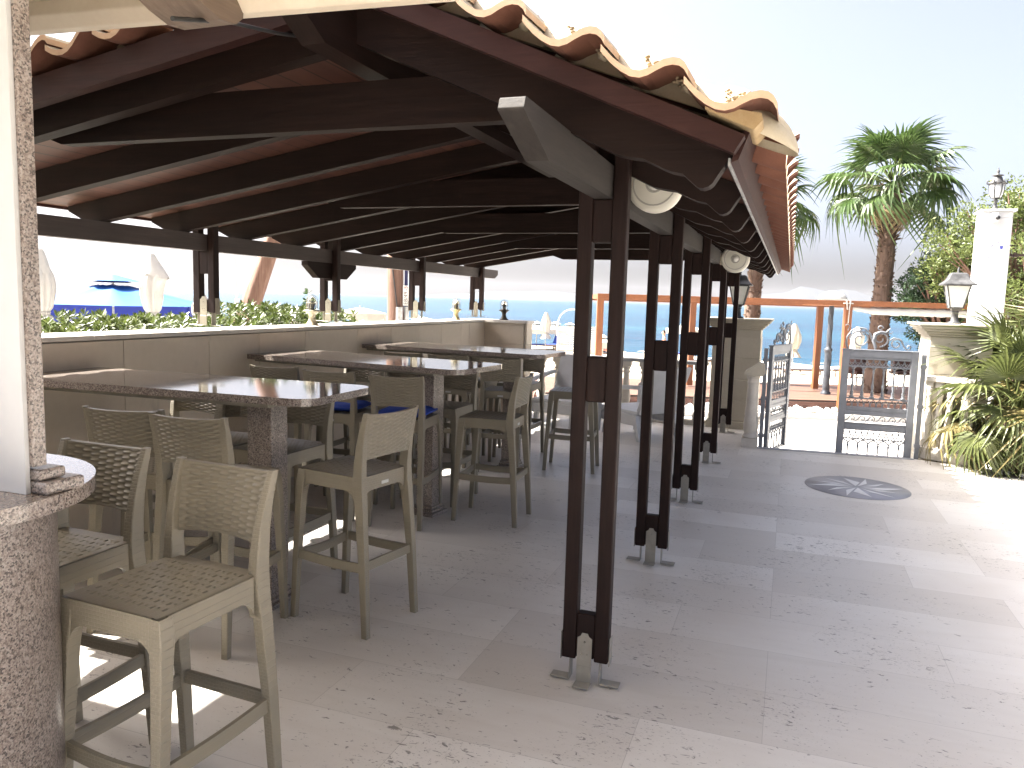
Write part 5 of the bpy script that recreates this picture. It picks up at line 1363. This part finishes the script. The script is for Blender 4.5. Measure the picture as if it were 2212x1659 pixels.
# utility pole with its cable and guard
pb = at(851, 690, 13); up_ = thing('utility_pole', 'round wooden utility pole with a cable down its side behind the parapet', 'utility pole', (pb.x, pb.y, -1.0))
m = MB(); m.tube([(.045, 0, 0), (.03, 0, 2.2), (-.01, 0, 4.2), (-.05, 0, 6.5)], [.155, .14, .13, .105], 20); m.build('pole', M['bark'], up_)
zs = at(862, 663, 13).z+1.0
m = MB(); m.tube([(.03, -.145, 6), (.045, -.145, 4), (.05, -.15, 3.0), (.12, -.13, zs+.05), (.15, -.10, zs-.1)], .012, 6); m.build('cable', M['cable'], up_)
m = MB(); m.tube([(.155, -.10, 0), (.155, -.10, zs)], .058, 12); m.build('cable_guard', M['galv'], up_)
q = at(876, 690, 12.9); sp_ = thing('sign_post', 'narrow post with a white number plate beside the utility pole', 'sign', (q.x, q.y, -1.0), BA)
zt = at(876, 617, 12.9).z+1.0; zb = at(876, 660, 12.9).z+1.0
m = MB(); m.tube([(0, .03, zb-.02), (0, .03, zt+1.9)], .028, 10); m.build('upper_tube', M['navy'], sp_)
m = MB(); m.tube([(.01, .03, 0), (.01, .03, zb-.021)], .045, 12); m.build('lower_tube', M['galv'], sp_)
m = MB(); m.box(-.048, .055, -.010, -.004, zb-.0, zt); m.build('plate', simple('white_plate', (.66, .65, .62), .5), sp_)
def text(body, parent, loc, rot, size, mat, name='lettering'):
    cu = bpy.data.curves.new('txt', 'FONT'); cu.body = body; cu.size = size; cu.extrude = .0008; cu.align_x = 'LEFT'
    o = bpy.data.objects.new('txt', cu); C.objects.link(o); bpy.context.view_layer.update(); dg = bpy.context.evaluated_depsgraph_get()
    me = bpy.data.meshes.new_from_object(o.evaluated_get(dg)); bpy.data.objects.remove(o); me.materials.clear(); me.materials.append(mat)
    t = bpy.data.objects.new(name, me); C.objects.link(t); t.parent = parent; t.location = loc; t.rotation_euler = rot; return t
rot = (Matrix.Rotation(R_(-90), 3, 'Y') @ Matrix.Rotation(R_(90), 3, 'X')).to_euler()
hgt = zt-zb
text('EB/49', sp_, (.030, -.0125, zb+.015), rot, .092, simple('dark_lettering', (.06, .035, .03), .5)); text('-5', sp_, (.030, -.0125, zb+hgt*.745), rot, .092, simple('red_lettering', (.45, .04, .03), .5))
q = at(887, 690, 14.5); m = MB(); bp = thing('beach_post', 'slim pale blue post with a dark tip beyond the parapet', 'post', (q.x, q.y, -1.1))
zt = at(884, 592, 14.5).z+1.1; m = MB(); m.tube([(0, 0, 0), (-.02, 0, zt-.1)], .035, 10); m.build('tube', M['blue_pole'], bp); m = MB(); m.tube([(-.02, 0, zt-.099), (-.02, 0, zt)], .04, 10); m.build('tip', M['galv'], bp)
q = at(515, 690, 16); wp = thing('white_mast', 'thin white jointed mast leaning beside the tree trunk', 'mast', (q.x, q.y, -1.2)); t1 = at(506, 560, 16); t2 = at(512, 650, 16)
m = MB(); o_ = Vector(wp.location); m.tube([(0, 0, 0), t2-o_], .035, 8); m.tube([t2-o_, t1-o_], .014, 8); m.build('tube', M['white_metal'], wp); m = MB(); c = t2-o_; m.tube([c-Vector((0, 0, .05)), c+Vector((0, 0, .05))], .045, 8); m.build('joint', M['white_metal'], wp)
# hedge behind the parapet: rosettes of leathery leaves
random.seed(31)
def rosettes(m, pts, L=.075, mi=0):
    for p, ax in pts:
        ax = Vector(ax).normalized(); u = ax.orthogonal().normalized(); v = ax.cross(u); n = random.randint(8, 12); t0 = random.random()*6.3
        for k in range(n):
            a = t0+k*2.4; el = .15+1.15*(k/n); d = (u*cos(a)+v*sin(a))*cos(el)+ax*sin(el); s = d.cross(ax); s = s.normalized() if s.length > 1e-3 else u; l = L*random.uniform(.75, 1.2)*(1-.35*k/n); w_ = l*.19
            q = p+ax*(.02*k/n)
            m.add([q, q+d*l*.55+s*w_+ax*.004, q+d*l, q+d*l*.55-s*w_+ax*.004], [(0, 1, 2, 3)], mi, False)
def hedge_top(y):
    return 1.305+.018*sin(y*3.1)+.018*sin(y*7.3+1)+(.09*min(1, max(0, (y-5.5)/.4)) if y < 6.6 else .08*max(0, (7.6-y)/1.0))
hd = thing('hedge', 'clipped hedge of glossy pale edged leaves along the outside of the parapet', 'hedge', (-4.7, 4, -1.2))
o_ = Vector(hd.location); m = MB()
for k in range(150):
    y = random.uniform(-.5, 7.4); x = random.uniform(-4.6, -5.2); z0 = -1.2; m.tube([(x-o_.x, y-o_.y, 0), (x-o_.x+.05, y-o_.y, 1.5), (x-o_.x, y-o_.y+.03, hedge_top(y)+1.12)], [.014, .01, .006], 5)
m.build('stems', M['bark'], hd)
m = MB(); pts = []
for k in range(2300):
    y = -.6+8.0*random.random()**.9; x = -4.42-.85*random.random(); z = hedge_top(y)+(random.random()**2*-.32)+random.uniform(-.02, .05)
    pts.append((Vector((x, y, z))-o_, (random.uniform(-.5, .5)+.25, random.uniform(-.5, .5)-.2, 1)))
rosettes(m, pts, .072); m.build('foliage', M['hedge_leaf'], hd)
def shrub(loc, h, R, n, label, mat, L=.085, group=None):
    root = thing('shrub', label, 'shrub', loc, 0, group); m = MB(); pts = []
    for k in range(n):
        a = random.random()*6.28; f = random.random()**.6; r = R*f*random.uniform(.5, 1); z = h*(1-.45*f)*random.uniform(.62, 1.04)
        e = Vector((r*cos(a), r*sin(a), z)); 
        if k % 3 == 0: m.tube([(e.x*.2, e.y*.2, 0), (e.x*.7, e.y*.7, z*.55), e], [.012, .009, .005], 5, 1)
        pts.append((e, (cos(a)*.6, sin(a)*.6, .9)))
        for q in range(2): pts.append((e-Vector((e.x*.12*q, e.y*.12*q, .07*(q+1))), (cos(a+q*2), sin(a+q*2), .5)))
    rosettes(m, pts, L); m.build('foliage', [mat, M['bark']], root); return root
shrub((-4.75, 6.90, -.3), 1.90, .42, 110, 'tall leafy shrub sprouting above the hedge beside the second wall post', M['hedge_dark'], .095)
shrub((-4.72, 6.05, -.3), 1.72, .38, 110, 'rounded glossy shrub above the hedge between the first wall lamp and leaning trunk', M['hedge_leaf'], .08)
shrub((-4.85, 7.95, -.3), 1.70, .35, 40, 'sparse leafy shrub left of the utility pole', M['hedge_leaf'], .10)

# ================================================================ trees at the right, behind the tall pillar
def tree(loc, h, crown, limbs, label, leafmat, nleaf, L, seed, wd=.25):
    random.seed(seed); root = thing('broad_tree', label, 'tree', loc, 0); m = MB(); cc, R, sq = crown; tips = []
    base = Vector((0, 0, 0)); fork = Vector((cc.x*.4, cc.y*.4, h*.30))
    m.tube([base, base*.5+fork*.5+Vector((.05, .03, 0)), fork], [.22, .17, .14], 12)
    for k in range(limbs):
        d = Vector((random.gauss(0, 1), random.gauss(0, 1), random.gauss(0, .8)+.2)).normalized(); rad = R*random.uniform(.55, 1.0)
        e = cc+Vector((d.x*rad, d.y*rad, d.z*rad*sq)); mid = fork*.5+e*.5+Vector((random.uniform(-.15, .15), random.uniform(-.15, .15), .15))
        m.tube([fork, mid, e], [.075, .04, .014], 6)
        tips += [(e, R*random.uniform(.16, .30), .75)]
        for q in range(3):
            e2 = mid+(e-mid)*random.uniform(.3, .9)+Vector((random.uniform(-.5, .5), random.uniform(-.5, .5), random.uniform(-.3, .45)))*R*.5; m.tube([mid+(e-mid)*.3, e2], [.022, .008], 5); tips.append((e2, R*random.uniform(.13, .25), .7))
    m.build('trunk', M['bark'], root)
    m = MB(); leafcloud(m, tips, nleaf, L, L*wd, 0, .1, spread=1.2); m.build('crown', leafmat, root); return root
p = at(2052, 700, 19); tree((p.x, p.y, -.9), 3.6, (Vector((0, 0, 2.95)), 1.25, 1.05), 40, 'dark green feathery tree to the left of the tall pillar', M['tree_dark'], 190, .085, 41, .22)
p = at(2195, 700, 17.5); tree((p.x, p.y, -.8), 4.6, (Vector((0, 0, 3.7)), 1.9, .95), 52, 'lighter yellow green tree rising behind the tall pillar', M['tree_light'], 170, .09, 42, .24)
# ================================================================ light, camera
sc = bpy.context.scene
w = bpy.data.worlds.new('World'); sc.world = w; w.use_nodes = True
nt = w.node_tree; bg = nt.nodes['Background']
sky = nt.nodes.new('ShaderNodeTexSky'); sky.sky_type = 'NISHITA'; sky.sun_disc = False
SD = Vector((.80, .09, -1)).normalized()
EL = math.asin(-SD.z); AZ = math.atan2(-SD.x, -SD.y)     # compass bearing of the sun from +Y, clockwise to +X
sky.sun_elevation = EL; sky.sun_rotation = AZ
sky.air_density = .4; sky.dust_density = 6.5; sky.ozone_density = 1.0
hs = nt.nodes.new('ShaderNodeHueSaturation'); hs.inputs['Saturation'].default_value = .72; nt.links.new(sky.outputs[0], hs.inputs['Color']); nt.links.new(hs.outputs[0], bg.inputs[0]); bg.inputs[1].default_value = .10
sun = bpy.data.lights.new('sun', 'SUN'); sun.energy = 5.0; sun.angle = R_(.53); sun.color = (1, .955, .88)
so = bpy.data.objects.new('sun', sun); C.objects.link(so); so.rotation_euler = SD.to_track_quat('-Z', 'Y').to_euler()
cd = bpy.data.cameras.new('camera'); co = bpy.data.objects.new('camera', cd); C.objects.link(co)
cd.sensor_width = 36; cd.sensor_fit = 'HORIZONTAL'; cd.lens = 36*F/2212; cd.clip_start = .05; cd.clip_end = 20000
co.matrix_world = Matrix.Translation(EYE) @ RW.to_4x4()
sc.camera = co
sc.view_settings.view_transform = 'Standard'; sc.view_settings.look = 'None'; sc.view_settings.gamma = 1; sc.view_settings.exposure = 2.6
sc.cycles.max_bounces = 8; sc.cycles.diffuse_bounces = 4; sc.cycles.glossy_bounces = 3; sc.cycles.transmission_bounces = 6; sc.cycles.transparent_max_bounces = 8
sc.cycles.caustics_reflective = False; sc.cycles.caustics_refractive = False

hz = MB()
P8 = [shore(-5200, -60, -3), shore(5200, -60, -3), shore(9600, 5400, -3), shore(-9600, 5400, -3)]
hz.add(P8+[Vector((p.x, p.y, 110)) for p in P8], [(3, 2, 1, 0), (4, 5, 6, 7), (0, 1, 5, 4), (1, 2, 6, 5), (2, 3, 7, 6), (3, 0, 4, 7)])
hm = bpy.data.materials.new('haze'); hm.use_nodes = True; ht = hm.node_tree; ht.nodes.remove(ht.nodes['Principled BSDF'])
pv = ht.nodes.new('ShaderNodeVolumePrincipled'); pv.inputs['Color'].default_value = (.93, .95, 1, 1); pv.inputs['Density'].default_value = .00005; pv.inputs['Anisotropy'].default_value = .2
ht.links.new(pv.outputs[0], ht.nodes['Material Output'].inputs['Volume'])
tag(hz.build('haze', hm), kind='stuff')
